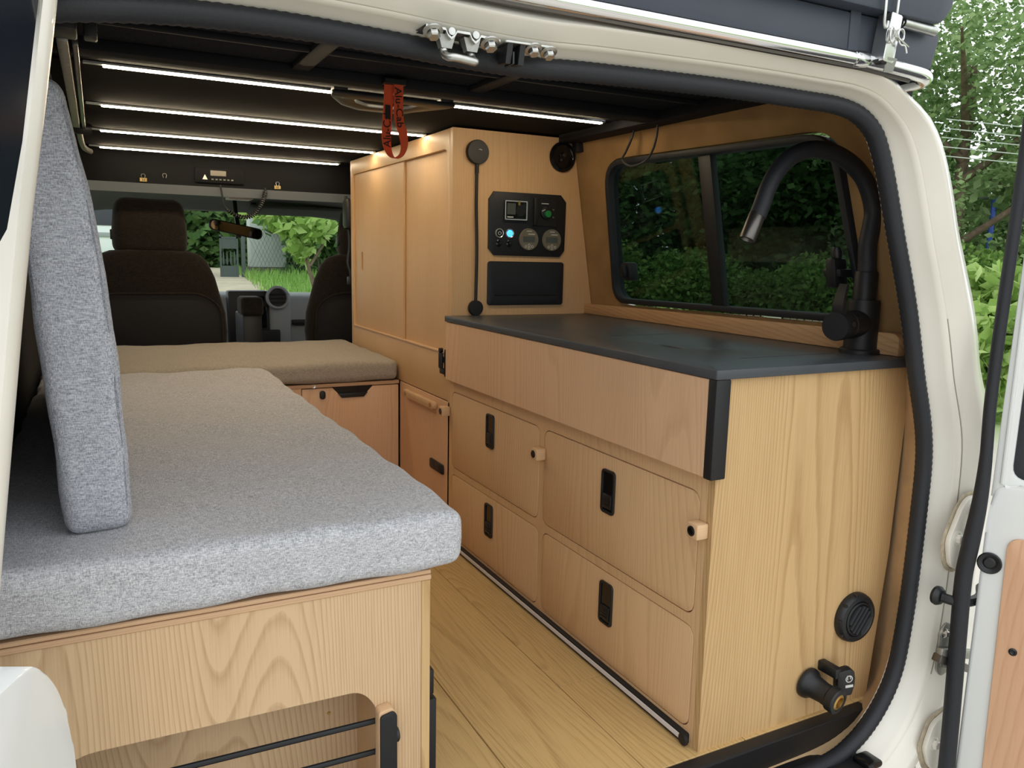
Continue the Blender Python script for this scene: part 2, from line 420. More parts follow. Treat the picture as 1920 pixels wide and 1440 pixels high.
# door frame paint: a stepped profile swept round the opening
def build_frame():
    P = path2d(SEAL[2:38], .022, False); Nn = normals2d(P, False)
    prof = [(.006,1.075),(.012,1.055),(.022,1.040),(.034,1.030),(.040,1.016),(.044,1.010),(.051,1.007),(.0535,1.012),(.056,1.007),(.076,1.000),(.086,.990),(.094,.988),(.104,.992),(.132,1.006),(.152,1.03),(.162,1.07),(.165,1.105)]
    b = B(); rows = []
    for p, n in zip(P, Nn):
        t = max(0, min(1, (n.z-.15)/.75)); t = t*t*(3-2*t); s = (1-.50*t)*(1+.22*max(0, min(1, (1.22-p.z)/.6)))
        rows.append([(p.x+n.x*a*s, y, p.z+n.z*a*s) for a, y in prof])
    loft(b, rows); return b
struct(obj('trim_1', build_frame(), 'body_white', None, 50), 'cream white painted steel frame around the rear door opening', 'door frame')
# thin bead of sealer down the frame
def along(n_off, y, i0, i1, dz=0):
    P = path2d(SEAL[2:38], .022, False); Nn = normals2d(P, False); out = []
    for p, n in zip(P, Nn):
        t = max(0, min(1, (n.z-.15)/.75)); t = t*t*(3-2*t); s = (1-.50*t)*(1+.22*max(0, min(1, (1.22-p.z)/.6)))
        out.append((p.x+n.x*n_off*s, y, p.z+n.z*n_off*s))
    return out[int(i0*len(out)):int(i1*len(out))]
struct(obj('trim_2', tube(B(), along(.0535, 1.009, .42, .60), .0024, 6), 'seam_line'), 'thin bead of sealer running down the right door frame', 'seam')
# ribbed rubber seal
def build_seal():
    P = path2d(SEAL, .0065, True); Nn = normals2d(P, True); b = B(); rows = []
    for i, (p, n) in enumerate(zip(P, Nn)):
        k = 1.0 if i % 2 else .93
        base = [(-.006,1.066),(-.013,1.060),(-.017,1.050),(-.016,1.040),(-.010,1.033),(0,1.030),(.009,1.034),(.014,1.042),(.014,1.055)]
        rows.append([(p.x+n.x*(a*k), 1.05+(y-1.05)*k, p.z+n.z*(a*k)) for a, y in base])
    rows.append(rows[0]); loft(b, rows); return b
struct(obj('trim_3', build_seal(), 'rubber', None, 80), 'ribbed black rubber seal lining the rear door opening', 'door seal')

# left pillar beside the camera
def build_left_pillar():
    b = B(); rows = []
    for z, xr, xl in ((1.6,.03,-.02),(1.24,-.021,-.049),(1.16,-.034,-.062),(1.03,-.056,-.093),(.92,-.072,-.115),(.74,-.097,-.15),(.5,-.13,-.19),(.2,-.15,-.22),(-.3,-.15,-.22)):
        rows.append([(xr-.02, 1.02, z), (xr-.002, .99, z), (xr, .955, z), (xr-.004, .942, z), (xr-.011, .938, z), (xr-.014, .944, z), (xl, .948, z), (xl-.006, .96, z), (xl-.03, 1.02, z)])
    loft(b, rows, True); return b
struct(obj('trim_4', build_left_pillar(), 'body_white', None, 60), 'cream white body pillar at the left edge of the opening', 'pillar')

# floor: oak planks on a dark base
fl = structE('floor', (.75, 2.0, 0))
obj('floor_base', bx(B(), -.2, 1.6, 1.12, 3.95, -.05, -.012), 'beam', fl)
def plank(x0, x1, y0, y1):
    g = .0008
    return obj('plank', bx(B(), x0+g, x1-g, y0+g, y1-g, -.012, 0, .0012, 1), 'oak_floor', fl)
for x0, cuts in ((.41, (1.118, 2.35, 3.6)), (.66, (1.118, 2.75, 3.9)), (.91, (1.118, 1.468, 2.9, 3.9)), (1.16, (1.118, 2.2, 3.3)), (1.41, (1.118, 1.9, 3.4))):
    for a, c in zip(cuts, cuts[1:]): plank(x0, min(x0+.25, 1.6), a, c)
# sill
b = B(); plate(b, [(-.16,-.02),(-.16,-.075),(1.40,-.075),(1.45,-.055),(1.505,-.002),(1.505,0),(-.16,0)], 'y', 1.088, 1.1165, bev=.0015)
struct(obj('trim_5', b, 'black_matt'), 'black metal sill strip across the rear edge of the oak floor', 'sill')
st = structE('trim_6', (1.0, 1.04, -.1), 'black plastic step plate with screw holes at the bottom of the opening', 'step plate')
b = B(); plate(b, rpoly([(-.1,.96),(1.36,.96),(1.405,.985),(1.42,1.06),(1.405,1.085),(-.1,1.085)], [.01,.02,.02,.02,.01,.01]), 'z', -.085, -.058, bev=.004); obj('plate', b, 'black', st)
for k in range(5): obj('rib', bx(B(), .2+.26*k, .38+.26*k, .985, .992, -.058, -.054, .0015, 1), 'black', st)
lathe(b := B(), [(.017,0),(.017,.004),(.010,.004),(.006,-.0005),(0,-.0005)], (1.26, 1.03, -.058), (0,0,1), 20); obj('screw_well', b, 'black_gloss', st)
bx(b := B(), 1.385, 1.43, .985, 1.03, -.062, -.046, .006); obj('end_stop', b, 'black_gloss', st)

# right interior wall with the side window
def wx(z): return 1.6-.17*(z-.8)
def shear(bm):
    for v in bm.verts: v.co.x += wx(v.co.z)
    return bm
WIN = [(2.285,.838),(1.243,.852),(1.318,1.302),(2.262,1.318)]
hole = rpoly(WIN, [.07,.05,.09,.09], 6)
b = plate(B(), [(1.16,-.05),(1.16,1.44),(3.9,1.44),(3.9,-.05)], 'x', 0, .025, [hole])
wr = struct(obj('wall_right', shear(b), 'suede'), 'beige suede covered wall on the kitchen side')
# soft trim between door seal and wall
def build_return(lo, hi):
    b = B(); rows = []
    P = [p for p in path2d(SEAL[13:36], .02, False) if lo <= p.z <= hi]
    for p in P:
        z2 = max(-.03, min(1.43, p.z+max(0, p.z-1.1)*1.0)); x2 = min(wx(z2), 1.598)+.012
        if p.z < .05: x2 = min(x2, p.x+.09+.4*(p.z+.07))
        x1 = p.x-.004; rows.append([(x1, 1.058, p.z), (x1+(x2-x1)*.35, 1.10, p.z+(z2-p.z)*.35), (x1+(x2-x1)*.75, 1.135, p.z+(z2-p.z)*.75), (x2, 1.17, z2)])
    loft(b, rows); return b
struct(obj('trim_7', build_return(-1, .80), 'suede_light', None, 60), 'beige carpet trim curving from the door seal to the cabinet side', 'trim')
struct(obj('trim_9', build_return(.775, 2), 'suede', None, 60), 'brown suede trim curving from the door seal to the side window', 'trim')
# side window
wn = structE('window_1', (1.56, 1.77, .84), 'tinted sliding side window in a black rubber frame above the counter', 'window')
def offset_quad(q, d):
    c = Vector((sum(p[0] for p in q)/4, sum(p[1] for p in q)/4)); out = []
    for p in q: v = Vector(p)-c; out.append((c.x+v.x-math.copysign(d, v.x), c.y+v.y-math.copysign(d, v.y)))
    return out
inner = rpoly(offset_quad(WIN, .024), [.055,.035,.075,.075], 6)
outerf = rpoly(offset_quad(WIN, -.006), [.07,.05,.09,.09], 6)
obj('frame', shear(plate(B(), outerf, 'x', -.014, .03, [inner], bev=.004)), 'rubber', wn)
mid = .5*(1.803+1.751)
obj('mullion', shear(plate(B(), [(1.735,.855),(1.785,.855),(1.803,1.30),(1.752,1.30)], 'x', -.002, .022, bev=.003)), 'black', wn)
q = offset_quad(WIN, .015)
obj('pane', shear(plate(B(), [(q[0][0],q[0][1]),(1.77,q[0][1]),(1.79,q[3][1]),(q[3][0],q[3][1])], 'x', .010, .014)), 'tinted', wn)
obj('pane', shear(plate(B(), [(1.765,q[1][1]),(q[1][0],q[1][1]),(q[2][0],q[2][1]),(1.775,q[2][1])], 'x', .016, .020)), 'tinted', wn)
b = B(); bx(b, -.03, .008, 2.14, 2.185, .925, .985, .008); bx(b, -.02, -.004, 2.185, 2.215, .945, .965, .004); bx(b, -.045, -.028, 2.15, 2.172, .935, .975, .006)
obj('latch', shear(b), 'black', wn)
b = B(); bx(b, -.05, .006, 1.285, 1.335, .965, .985, .004); bx(b, -.055, -.01, 1.295, 1.325, .94, 1.01, .008); lathe(b, [(0,0),(.011,0),(.013,.02),(.009,.03),(0,.03)], (-.03, 1.31, 1.005), (0,0,1), 12)
obj('latch', shear(b), 'black', wn)
# outer skin of the right side
b = plate(B(), [(1.24,-.5),(1.24,1.36),(5.4,1.36),(5.4,-.5)], 'x', .14, .16, [rpoly([(2.52,.74),(1.275,.74),(1.32,1.335),(2.50,1.335)], .06, 6), rpoly([(3.9,.84),(5.0,.84),(4.75,1.28),(3.9,1.28)], .05)])
struct(obj('wall_outer', shear(b), 'body_white'), 'white outer side panel of the vehicle', 'body panel')
# left side: dark wall
b = plate(B(), [(1.1,-.05),(1.1,1.44),(3.9,1.44),(3.9,-.05)], 'x', -.22, -.2)
struct(obj('wall_left', b, 'beam'), 'dark lined wall behind the grey cushions')
# ceiling
ce = structE('ceiling', (.7, 2.5, 1.41))
obj('rear_panel', bx(B(), -.2, 1.5, 1.10, 1.93, 1.412, 1.44), 'carpet', ce)
ys = [1.93, 2.10, 2.68, 3.25, 3.79, 3.95]
for a, c in zip(ys, ys[1:]): obj('board', bx(B(), -.2, 1.6, a+.012, c-.012, 1.41, 1.43, .002, 1), 'slat', ce)
obj('cross_beam', bx(B(), -.2, 1.52, 1.88, 1.955, 1.388, 1.412, .004), 'beam', ce)
obj('cross_beam', bx(B(), -.2, 1.52, 1.70, 1.715, 1.400, 1.412, .003), 'beam', ce)
for x in (.428, .862): obj('batten', bx(B(), x-.02, x+.02, 1.1, 1.88, 1.398, 1.413, .003), 'beam', ce)
obj('side_rail', bx(B(), 1.43, 1.54, 1.12, 2.43, 1.385, 1.412, .004), 'beam', ce)
obj('side_rail', bx(B(), -.2, -.075, 1.12, 3.9, 1.36, 1.412, .004), 'beam', ce)
b = B(); plate(b, [(-.2,1.245),(-.05,1.285),(.2,1.292),(.9,1.295),(1.2,1.295),(1.3,1.27),(1.36,1.29),(1.44,1.32),(1.46,1.412),(-.2,1.412)], 'y', 1.085, 1.10); obj('rear_header', b, 'beam', ce)
# cab header: the black cross panel ahead of the roof bed, with its pale angle strip
ch = structE('trim_8', (.5, 3.9, 1.25), 'black header panel with a pale lower strip across the front of the ceiling', 'header panel')
obj('panel', bx(B(), -.2, 1.6, 3.90, 3.93, 1.272, 1.44, .002, 1), 'header_black', ch)
b = B(); plate(b, [(3.89,1.274),(3.93,1.276),(3.965,1.24),(3.93,1.236)], 'x', -.02, 1.6); obj('angle_strip', b, 'alu_pale', ch)
# cab roof lining, sides, windscreen
b = B(); rows = []
for y, z in ((3.95,1.262),(4.3,1.275),(4.8,1.29),(5.1,1.265),(5.22,1.235),(5.27,1.225),(5.27,1.26),(4.5,1.38),(3.93,1.40)):
    rows.append([(x, y, z-.05*abs((x-.7)/.85)**4) for x in np.linspace(-.2, 1.6, 15)])
loft(b, rows); struct(obj('ceiling_cab', b, 'liner', None, 60), 'grey cab roof lining above the windscreen', 'roof lining')
for nm, xa in (('wall_cab_left', -.30), ('wall_cab_right', 1.68)):
    b = plate(B(), [(3.9,-.05),(5.5,-.05),(5.5,.72),(5.27,1.42),(3.9,1.42)], 'x', xa, xa+.03, [rpoly([(4.0,.75),(5.2,.75),(5.02,1.22),(4.0,1.22)], .06)])
    struct(obj(nm, b, 'liner'), 'grey cab side with a window opening', 'cab side')
ws = structE('window_2', (.7, 5.4, .66), 'clear windscreen at the far end of the cab', 'windscreen')
b = plate(B(), [(-.14,.66),(1.56,.66),(1.56,1.25),(-.14,1.25)], 'y', 5.36, 5.366); 
for v in b.verts: v.co.y += -.22*(v.co.z-.66)
obj('pane', b, 'clear', ws)
b = plate(B(), [(-.2,.6),(1.62,.6),(1.62,1.42),(-.2,1.42)], 'y', 5.35, 5.39, [rpoly([(-.1,.67),(1.52,.67),(1.50,1.235),(-.08,1.235)], .05)])
for v in b.verts: v.co.y += -.22*(v.co.z-.66)
obj('frame', b, 'dash_dark', ws)
struct(obj('wall_front', bx(B(), -.2, 1.6, 5.35, 5.4, -.05, .67), 'dash_dark'), 'dark bulkhead under the dashboard', 'bulkhead')
struct(obj('floor_cab', bx(B(), -.2, 1.6, 3.95, 5.4, -.08, -.04), 'carpet'), 'dark carpeted cab floor', 'cab floor')

# ================================================================== KITCHEN CABINET
XF = 1.039; YE = 1.128; YT = 2.435
kc = thing('kitchen_cabinet', 'long oak kitchen cabinet with four drawers under the black countertop', 'cabinet', (1.3, 1.78, 0))
end = [(XF, .0), (1.545, .0), (1.575,.35), (1.588,.777), (XF,.777)]
obj('end_panel', plate(B(), end, 'y', YE, YE+.018), 'oak_gold', kc)
# front carcass frame with openings for the drawers
DR = [(1.817, 2.418, .283, .541), (1.168, 1.788, .283, .541), (1.812, 2.418, .035, .256), (1.162, 1.785, .035, .256)]
holes = [rr(y0-.0025, y1+.0025, z0-.0025, z1+.0025, .026) for y0, y1, z0, z1 in DR]
obj('front_frame', plate(B(), [(YE+.0182,.0),(YT,.0),(YT,.777),(YE+.0182,.777)], 'x', XF, XF+.016, holes), 'oak_drawer', kc)
obj('carcass', bx(B(), XF+.022, 1.56, YE+.02, YT-.005, .012, .775), 'edge_wood', kc)
HND = [(2.119, .467), (1.482, .455), (2.119, .183), (1.472, .181)]
for k, ((y0, y1, z0, z1), (hy, hz)) in enumerate(zip(DR, HND)):
    d = obj('drawer', plate(B(), rr(y0, y1, z0, z1, .024), 'x', XF-.001, XF+.017, bev=.0012), 'oak_drawer', kc)
    h = obj('handle', plate(B(), rr(hy-.027, hy+.027, hz-.053, hz+.053, .011), 'x', XF-.006, XF+.002, [rr(hy-.021, hy+.021, hz-.047, hz+.047, .007)], bev=.0015), 'black', d, label='black recessed latch handle')
    b = B(); bx(b, XF-.0025, XF+.001, hy-.021, hy+.021, hz-.047, hz+.047); obj('recess', b, 'black_gloss', h)
    b = B(); bx(b, XF-.0075, XF-.002, hy-.018, hy+.018, hz-.040, hz-.006, .002)
    for j in range(3): bx(b, XF-.009, XF-.007, hy-.014, hy+.014, hz-.034+j*.007, hz-.031+j*.007)
    obj('lever', b, 'black', h)
# hinged upper front with its black end strip
fp = obj('flap_front', bx(B(), XF-.021, XF-.001, YE+.012, YT-.004, .583, .7755, .001, 1), 'oak_pink', kc)
obj('edge_strip', bx(B(), XF-.023, XF+.014, YE-.012, YE+.0115, .5815, .777, .003), 'black_matt', fp, label='black edge strip on the end of the hinged front')
# wooden turn buttons with black screw caps
def turn_button(par, y, z, x=XF):
    k = obj('turn_button', bx(B(), x-.031, x-.001, y-.016, y+.016, z-.016, z+.016, .004), 'knob_wood', par)
    lathe(b := B(), [(0,0),(.0105,0),(.0105,.0015),(.008,.0028),(0,.0018)], (x-.031, y+.001, z), (-1,0,0), 16); obj('screw_cap', b, 'black_gloss', k)
turn_button(kc, 1.795, .475); turn_button(kc, 1.152, .472)
# light profile along the foot
led = obj('foot_light_profile', bx(B(), XF-.012, XF+.006, YE+.028, YT, .003, .026, .003), 'black_matt', kc)
obj('diffuser', bx(B(), XF-.0135, XF-.010, YE+.045, YT, .009, .0205, .001, 1), 'diffuser', led, label='pale diffuser strip of the unlit foot light')
lathe(b := B(), [(0,0),(.0135,0),(.0135,.004),(.011,.006),(0,.006)], (XF-.01, YE+.032, .0145), (-1,0,0), 20); obj('end_cap', b, 'black_matt', led)

# countertop
ct = thing('countertop', 'black laminate countertop with a finger hole on the kitchen cabinet', 'countertop', (1.3, 1.78, .777))
fh = [(1.185+.013*math.sin(t), 1.462+.048*math.cos(t)) for t in np.linspace(0, 2*math.pi, 20, endpoint=False)]
obj('top', plate(B(), rpoly([(1.015,1.115),(1.583,1.115),(1.590,1.135),(1.590,YT-.001),(1.015,YT-.001)], [.006,.004,.004,0,0]), 'z', .777, .796, [fh], bev=.002), 'counter', ct)
obj('finger_well', bx(B(), 1.16, 1.21, 1.40, 1.53, .7775, .784), 'black_matt', ct)
for (x0, x1, y0, y1) in ((1.19, 1.45, 1.714, 1.716), (1.19, 1.47, 1.24, 1.242)):
    obj('lid_joint', bx(B(), x0, x1, y0, y1, .7955, .7963), 'black', ct)

# oak rail against the wall behind the counter
rail = obj('backsplash_rail', xf(plate(B(), rpoly([(1.147,.797),(2.434,.797),(2.434,.832),(1.147,.8465)], [0,0,0,.03], 6), 'x', 1.562, 1.585, bev=.001), T(0,0,0)), 'oak_rail')
tag(rail, 'narrow oak rail along the back of the black countertop under the window', 'rail')

# ------------------------------------------------------------------ faucet
fa = thing('kitchen_faucet', 'matt black kitchen faucet with a flexible curved hose neck', 'faucet', (1.543, 1.232, .796))
lathe(b := B(), [(0,0),(.044,0),(.044,.008),(.041,.011),(.037,.011)], (1.543,1.232,.796), (0,0,1), 32); obj('base_ring', b, 'black_matt', fa)
lathe(b := B(), [(.036,.0),(.0355,.11),(.0345,.117),(.0,.117)], (1.543,1.232,.800), (0,0,1), 32); obj('body', b, 'black_matt', fa)
lathe(b := B(), [(.0255,0),(.0255,.066),(.024,.069),(0,.069)], (1.543,1.232,.912), (0,0,1), 28); obj('collar', b, 'black_matt', fa)
neck = catmull([(1.543,1.232,.975),(1.541,1.232,1.005),(1.538,1.232,1.04),(1.545,1.232,1.085),(1.546,1.232,1.115),(1.528,1.232,1.155),(1.497,1.232,1.190),(1.45,1.232,1.216),(1.395,1.232,1.231),(1.335,1.232,1.231),(1.283,1.232,1.213),(1.248,1.232,1.183),(1.226,1.232,1.150),(1.210,1.232,1.11),(1.200,1.232,1.088)], 6)
obj('hose', tube(B(), neck, [.0205-.003*min(1, i/len(neck)*1.2) for i in range(len(neck))], 18), 'rubber', fa)
d = (Vector((1.182,1.232,1.052))-Vector((1.202,1.232,1.095))).normalized()
lathe(b := B(), [(0,0),(.0155,0),(.0165,.002),(.0165,.055),(.0155,.058),(.012,.058),(.010,.052),(0,.052)], (1.2015,1.232,1.094), d, 26); obj('nozzle', b, 'gunmetal', fa, label='gunmetal spout tip')
d = Vector((-.97,-.22,-.03)).normalized(); p0 = Vector((1.545,1.232,.865))
lathe(b := B(), [(.031,.02),(.031,.078),(.0295,.080),(.0295,.082),(.031,.084)], p0, d, 28); obj('side_valve', b, 'black_matt', fa)
hd = obj('handle', lathe(B(), [(.031,.084),(.032,.12),(.0305,.125),(0,.125)], p0, d, 28), 'black_matt', fa)
e = p0+d*.112
pts = catmull([e+Vector((0,0,.02)), e+Vector((-.004,-.002,.045)), e+Vector((.001,-.001,.07)), e+Vector((.010,.001,.092))], 5)
b = B(); rows = []
for i, p in enumerate(pts):
    t = i/(len(pts)-1); wv = .016*(1-.35*t); th = .006*(1-.5*t)
    rows.append([(p.x-th, p.y-wv, p.z), (p.x+th, p.y-wv, p.z), (p.x+th, p.y+wv, p.z), (p.x-th, p.y+wv, p.z)])
loft(b, rows, True); b.faces.new([v for v in b.verts][-4:]); obj('lever', b, 'black_matt', hd)
lathe(b := B(), [(0,0),(.006,0),(.006,.0015),(.0035,.002),(0,.001)], e+Vector((.012,-.031,.006)), (.1,-1,.1), 14); obj('grub_screw', b, 'gunmetal', hd)

# ------------------------------------------------------------------ on the cabinet end
va = thing('air_outlet', 'round black louvred air outlet low on the oak cabinet end', 'air vent', (1.47, YE, .155))
lathe(b := B(), [(.057,0),(.058,.004),(.056,.014),(.052,.019),(.044,.021),(.041,.019),(.040,.006),(0,.005)], (1.47,YE,.212), (0,-1,0), 36); obj('ring', b, 'black', va)
core = obj('core', lathe(B(), [(.040,.012),(.0395,.02),(.036,.022),(.034,.019),(.034,.008),(0,.008)], (1.47,YE,.212), (0,-1,0), 32), 'black_matt', va)
for k in range(5):
    o = -.024+k*.012; L_ = math.sqrt(.034**2-o*o)
    b = bx(B(), -L_, L_, -.023, -.012, -.0022, .0022, .0008, 1); xf(b, R(20,'X')); xf(b, T(0,0,o)); xf(b, R(-52,'Y')); xf(b, T(1.47,YE,.212)); obj('slat', b, 'black', core)
for k in range(4):
    a = math.radians(100+k*38); c = (1.47+.0555*math.cos(a), YE-.012, .212+.0555*math.sin(a))
    obj('grip_rib', bx(B(), c[0]-.003, c[0]+.003, c[1]-.006, c[1]+.006, c[2]-.003, c[2]+.003, .001, 1), 'black', va)
wi = thing('water_connector', 'black hose connector with a brass throat low on the oak cabinet end', 'connector', (1.345, YE, .05))
lathe(b := B(), [(.0,0),(.034,0),(.035,.004),(.033,.012),(.026,.02),(.023,.045),(.024,.058),(.028,.062),(.029,.078),(.027,.081),(.019,.082),(.018,.075)], (1.342,YE,.083), (.12,-1,-.12), 28); obj('sleeve', b, 'black', wi)
lathe(b := B(), [(.018,.074),(.018,.081),(.0125,.083),(.011,.07),(0,.066)], (1.342,YE,.083), (.12,-1,-.12), 24); obj('throat', b, 'brass', wi)
cp = obj('flip_cap', xf(plate(B(), rpoly([(-.018,-.03),(.016,-.034),(.024,.0),(.022,.024),(.012,.03),(-.018,.026)], .006), 'y', -.010, .010, bev=.002), T(1.402,YE-.045,.095) @ R(-6,'Y') @ R(-18,'Z')), 'black', wi)
obj('hinge', bx(B(), 1.372, 1.392, YE-.05, YE, .105, .128, .003), 'black', wi)
b = B(); tube(b, [(.003,0,.006),(.003,0,.012),(-.004,0,.014),(-.004,0,.004)], .0012, 6); lathe(b, [(.0065,0),(.0085,0)], (0,0,.006), (0,1,0), 20); bx(b, -.009, .009, -.001, .0, -.014, -.008)
obj('tap_symbol', xf(b, T(1.407,YE-.0575,.097) @ R(-6,'Y') @ R(-18,'Z')), 'pale_ink', cp, label='pale printed water tap symbol')

# ================================================================== TALL CABINET
tc = thing('tall_cabinet', 'tall oak cabinet with sliding doors reaching the ceiling', 'cabinet', (1.3, 3.0, 0))
ZT = 1.402
obj('front_board', plate(B(), [(XF,0),(wx(0)-.01,0),(wx(.8)-.003,.8),(wx(ZT)-.003,ZT),(XF,ZT)], 'y', YT, YT+.02), 'oak_tall', tc)
obj('side_frame', plate(B(), [(YT+.0205,.502),(3.612,.502),(3.612,ZT),(YT+.0205,ZT)], 'x', XF, XF+.022, [rr(2.478, 3.575, .667, 1.340, (.008,.008,.02,.03))], bev=.0012), 'oak_tall', tc)
obj('edge_lip', bx(B(), XF-.004, XF+.002, 2.478, 3.575, .662, .6685, .001, 1), 'knob_wood', tc)
dA = obj('sliding_door', plate(B(), [(2.925,.655),(3.59,.655),(3.59,1.35),(2.925,1.35)], 'x', XF+.008, XF+.0155, [rr(3.452, 3.480, .915, 1.0, .0139)]), 'oak_tall', tc)
obj('finger_slot', bx(B(), XF+.0135, XF+.0155, 3.44, 3.49, .905, 1.01), 'edge_wood', dA)
obj('sliding_door', bx(B(), XF+.0165, XF+.022, 2.465, 2.975, .655, 1.35, .001, 1), 'oak_tall', tc)
obj('back_board', bx(B(), XF+.024, 1.5, YT+.021, 3.6, .01, 1.395), 'edge_wood', tc)
ld = obj('lower_door', bx(B(), XF, XF+.02, YT+.008, 2.944, .012, .498, .001, 1), 'oak_pink', tc)
b = xf(plate(B(), rr(-.155,.155,-.0135,.0135,.0135), 'x', -.018, 0, bev=.002), T(XF-.001,2.705,.468)); hb = obj('bar_handle', b, 'knob_wood', ld)
for yy in (2.575, 2.835):
    lathe(b := B(), [(0,0),(.008,0),(.0085,.0015),(.005,.002),(0,.001)], (XF-.019,yy,.468), (-1,0,0), 14); obj('screw', b, 'brass', hb)
pl = obj('pull_latch', plate(B(), rr(2.484,2.612,.232,.268,.010), 'x', XF-.006, XF+.001, bev=.002), 'black', ld, label='black recessed pull latch')
bx(b := B(), XF-.009, XF-.005, 2.49, 2.55, .236, .264, .002); obj('lever', b, 'black_matt', pl)
turn_button(tc, 2.448, .470, XF)
b = B(); bx(b, XF-.014, XF-.0005, 2.462, 2.50, .632, .652, .004); bx(b, XF-.012, XF-.0005, 2.445, 2.468, .585, .680, .004); bx(b, XF-.024, XF-.012, 2.468, 2.492, .612, .668, .005); bx(b, XF-.018, XF-.0005, 2.452, 2.494, .594, .612, .003); lathe(b, [(0,0),(.008,0),(.008,.012),(0,.012)], (XF-.012,2.48,.675), (-1,0,0), 12)
tag(obj('door_catch', b, 'black_matt'), 'small black door catch screwed to the tall cabinet corner', 'catch')

# control panel
cpn = thing('control_panel', 'black electrical control panel with gauges and switches on the tall cabinet', 'control panel', (1.318, YT, .996))
PL = [(1.169,1.021),(1.190,.998),(1.448,.996),(1.467,1.018),(1.469,1.185),(1.447,1.209),(1.186,1.209),(1.168,1.183)]
yf = YT-.006
obj('plate', plate(B(), PL, 'y', yf, YT, bev=.001), 'black_panel', cpn)
ds = obj('display', bx(B(), 1.224, 1.309, yf-.010, yf, 1.117, 1.181, .002), 'black_gloss', cpn)
obj('bezel', plate(B(), rr(1.224,1.309,1.117,1.181,.003), 'y', yf-.0115, yf-.0095, [rr(1.2275,1.3055,1.1205,1.1775,.002)]), 'silver_ring', ds)
obj('screen', bx(B(), 1.232, 1.264, yf-.011, yf-.0095, 1.135, 1.172), 'gauge_lcd', ds)
lathe(b := B(), [(0,0),(.018,0),(.018,.001),(0,.001)], (1.283,yf-.0105,1.148), (0,-1,0), 24); obj('round_dial', b, 'black_matt', ds)
obj('print', bx(B(), 1.233, 1.256, yf-.011, yf-.0098, 1.1245, 1.128), 'pale_ink', ds)
obj('tab', bx(B(), 1.273, 1.281, yf-.0125, yf-.0105, 1.166, 1.180), 'brass', ds)
md = obj('dimmer_module', bx(B(), 1.334, 1.43, yf-.003, yf, 1.100, 1.196, .001, 1), 'black_matt', cpn)
obj('side_fin', bx(B(), 1.334, 1.350, yf-.016, yf-.003, 1.102, 1.194, .002), 'black', md)
lathe(b := B(), [(0,0),(.022,0),(.021,.006),(.019,.007),(0,.007)], (1.386,yf-.003,1.146), (0,-1,0), 28); kn = obj('dimmer_knob', b, 'black', md)
lathe(b := B(), [(0,.007),(.012,.007),(.0115,.016),(0,.017)], (1.388,yf-.003,1.142), (0,-1,0), 24); obj('cap', b, 'green_knob', kn, label='green knob cap')
b = bx(B(), -.010, .004, -.001, 0, -.0012, .0012); obj('pointer', xf(b, T(1.375,yf-.0105,1.155) @ R(-25,'Y')), 'pale_ink', kn)
obj('print', bx(B(), 1.368, 1.396, yf-.0036, yf-.003, 1.1755, 1.1785), 'pale_ink', md)
for x, z in ((1.416,1.158),(1.416,1.132)): obj('print', bx(B(), x-.003, x+.003, yf-.0036, yf-.003, z-.0025, z+.0025), 'gauge', md)
for i, x in enumerate((1.2085, 1.2475)):
    s = obj('push_button', lathe(B(), [(0,0),(.013,0),(.0125,.004),(0,.004)], (x,yf,1.072), (0,-1,0), 26), 'black_gloss', cpn)
    obj('bezel', lathe(B(), [(.0125,.001),(.0155,.001),(.0155,.0045),(.0145,.006),(.0125,.005)], (x,yf,1.072), (0,-1,0), 26), 'silver_ring', s)
    b = B(); pts = [(x+.0055*math.sin(math.radians(a)), yf-.0045, 1.072+.0055*math.cos(math.radians(a))) for a in range(35, 330, 15)]
    if i:
        lathe(b, [(0,.004),(.0115,.004),(.011,.0046),(0,.0048)], (x,yf,1.072), (0,-1,0), 24); obj('lit_face', b, 'blue_led', s, label='blue lit power symbol'); b = B()
    tube(b, pts, .0009, 6); tube(b, [(x,yf-.0048,1.074),(x,yf-.0048,1.079)], .0009, 6); obj('power_symbol', b, 'pale_ink', s)
    k = obj('toggle', lathe(B(), [(.0075,0),(.0105,0),(.0105,.0018),(.0085,.003),(0,.003)], (x-.001,yf,1.037), (0,-1,0), 22), 'black_gloss', cpn)
    obj('mark', bx(B(), x-.007, x-.002, yf-.0006, yf, 1.0485, 1.0498), 'pale_ink', k)
for x in (1.3215, 1.4125):
    g = obj('gauge', lathe(B(), [(0,0),(.0375,0),(.0375,.004),(.036,.006),(0,.006)], (x,yf,1.054), (0,-1,0), 36), 'gauge', cpn)
    obj('screen', bx(B(), x-.024, x+.022, yf-.0068, yf-.006, 1.045, 1.064), 'gauge_lcd', g)
    obj('print', bx(B(), x-.010, x+.010, yf-.0065, yf-.006, 1.0805, 1.083), 'silver_ring', g)
    obj('print', bx(B(), x-.004, x+.022, yf-.0065, yf-.006, 1.0705, 1.0735), 'pale_ink', g)
    for dx, dz in ((-.0125,0),(0,.005),(0,-.005),(.0125,0)):
        obj('key', lathe(B(), [(.0030,0),(.0046,0),(.0046,.0012),(.0030,.0012)], (x+dx,yf-.006,1.030+dz), (0,-1,0), 14), 'pale_ink', g)
for px_, pz_ in ((1.185,1.197),(1.452,1.197),(1.185,1.008),(1.452,1.008)):
    obj('screw', lathe(B(), [(0,0),(.003,0),(.003,.001),(0,.0008)], (px_,yf,pz_), (0,-1,0), 10), 'black_matt', cpn)

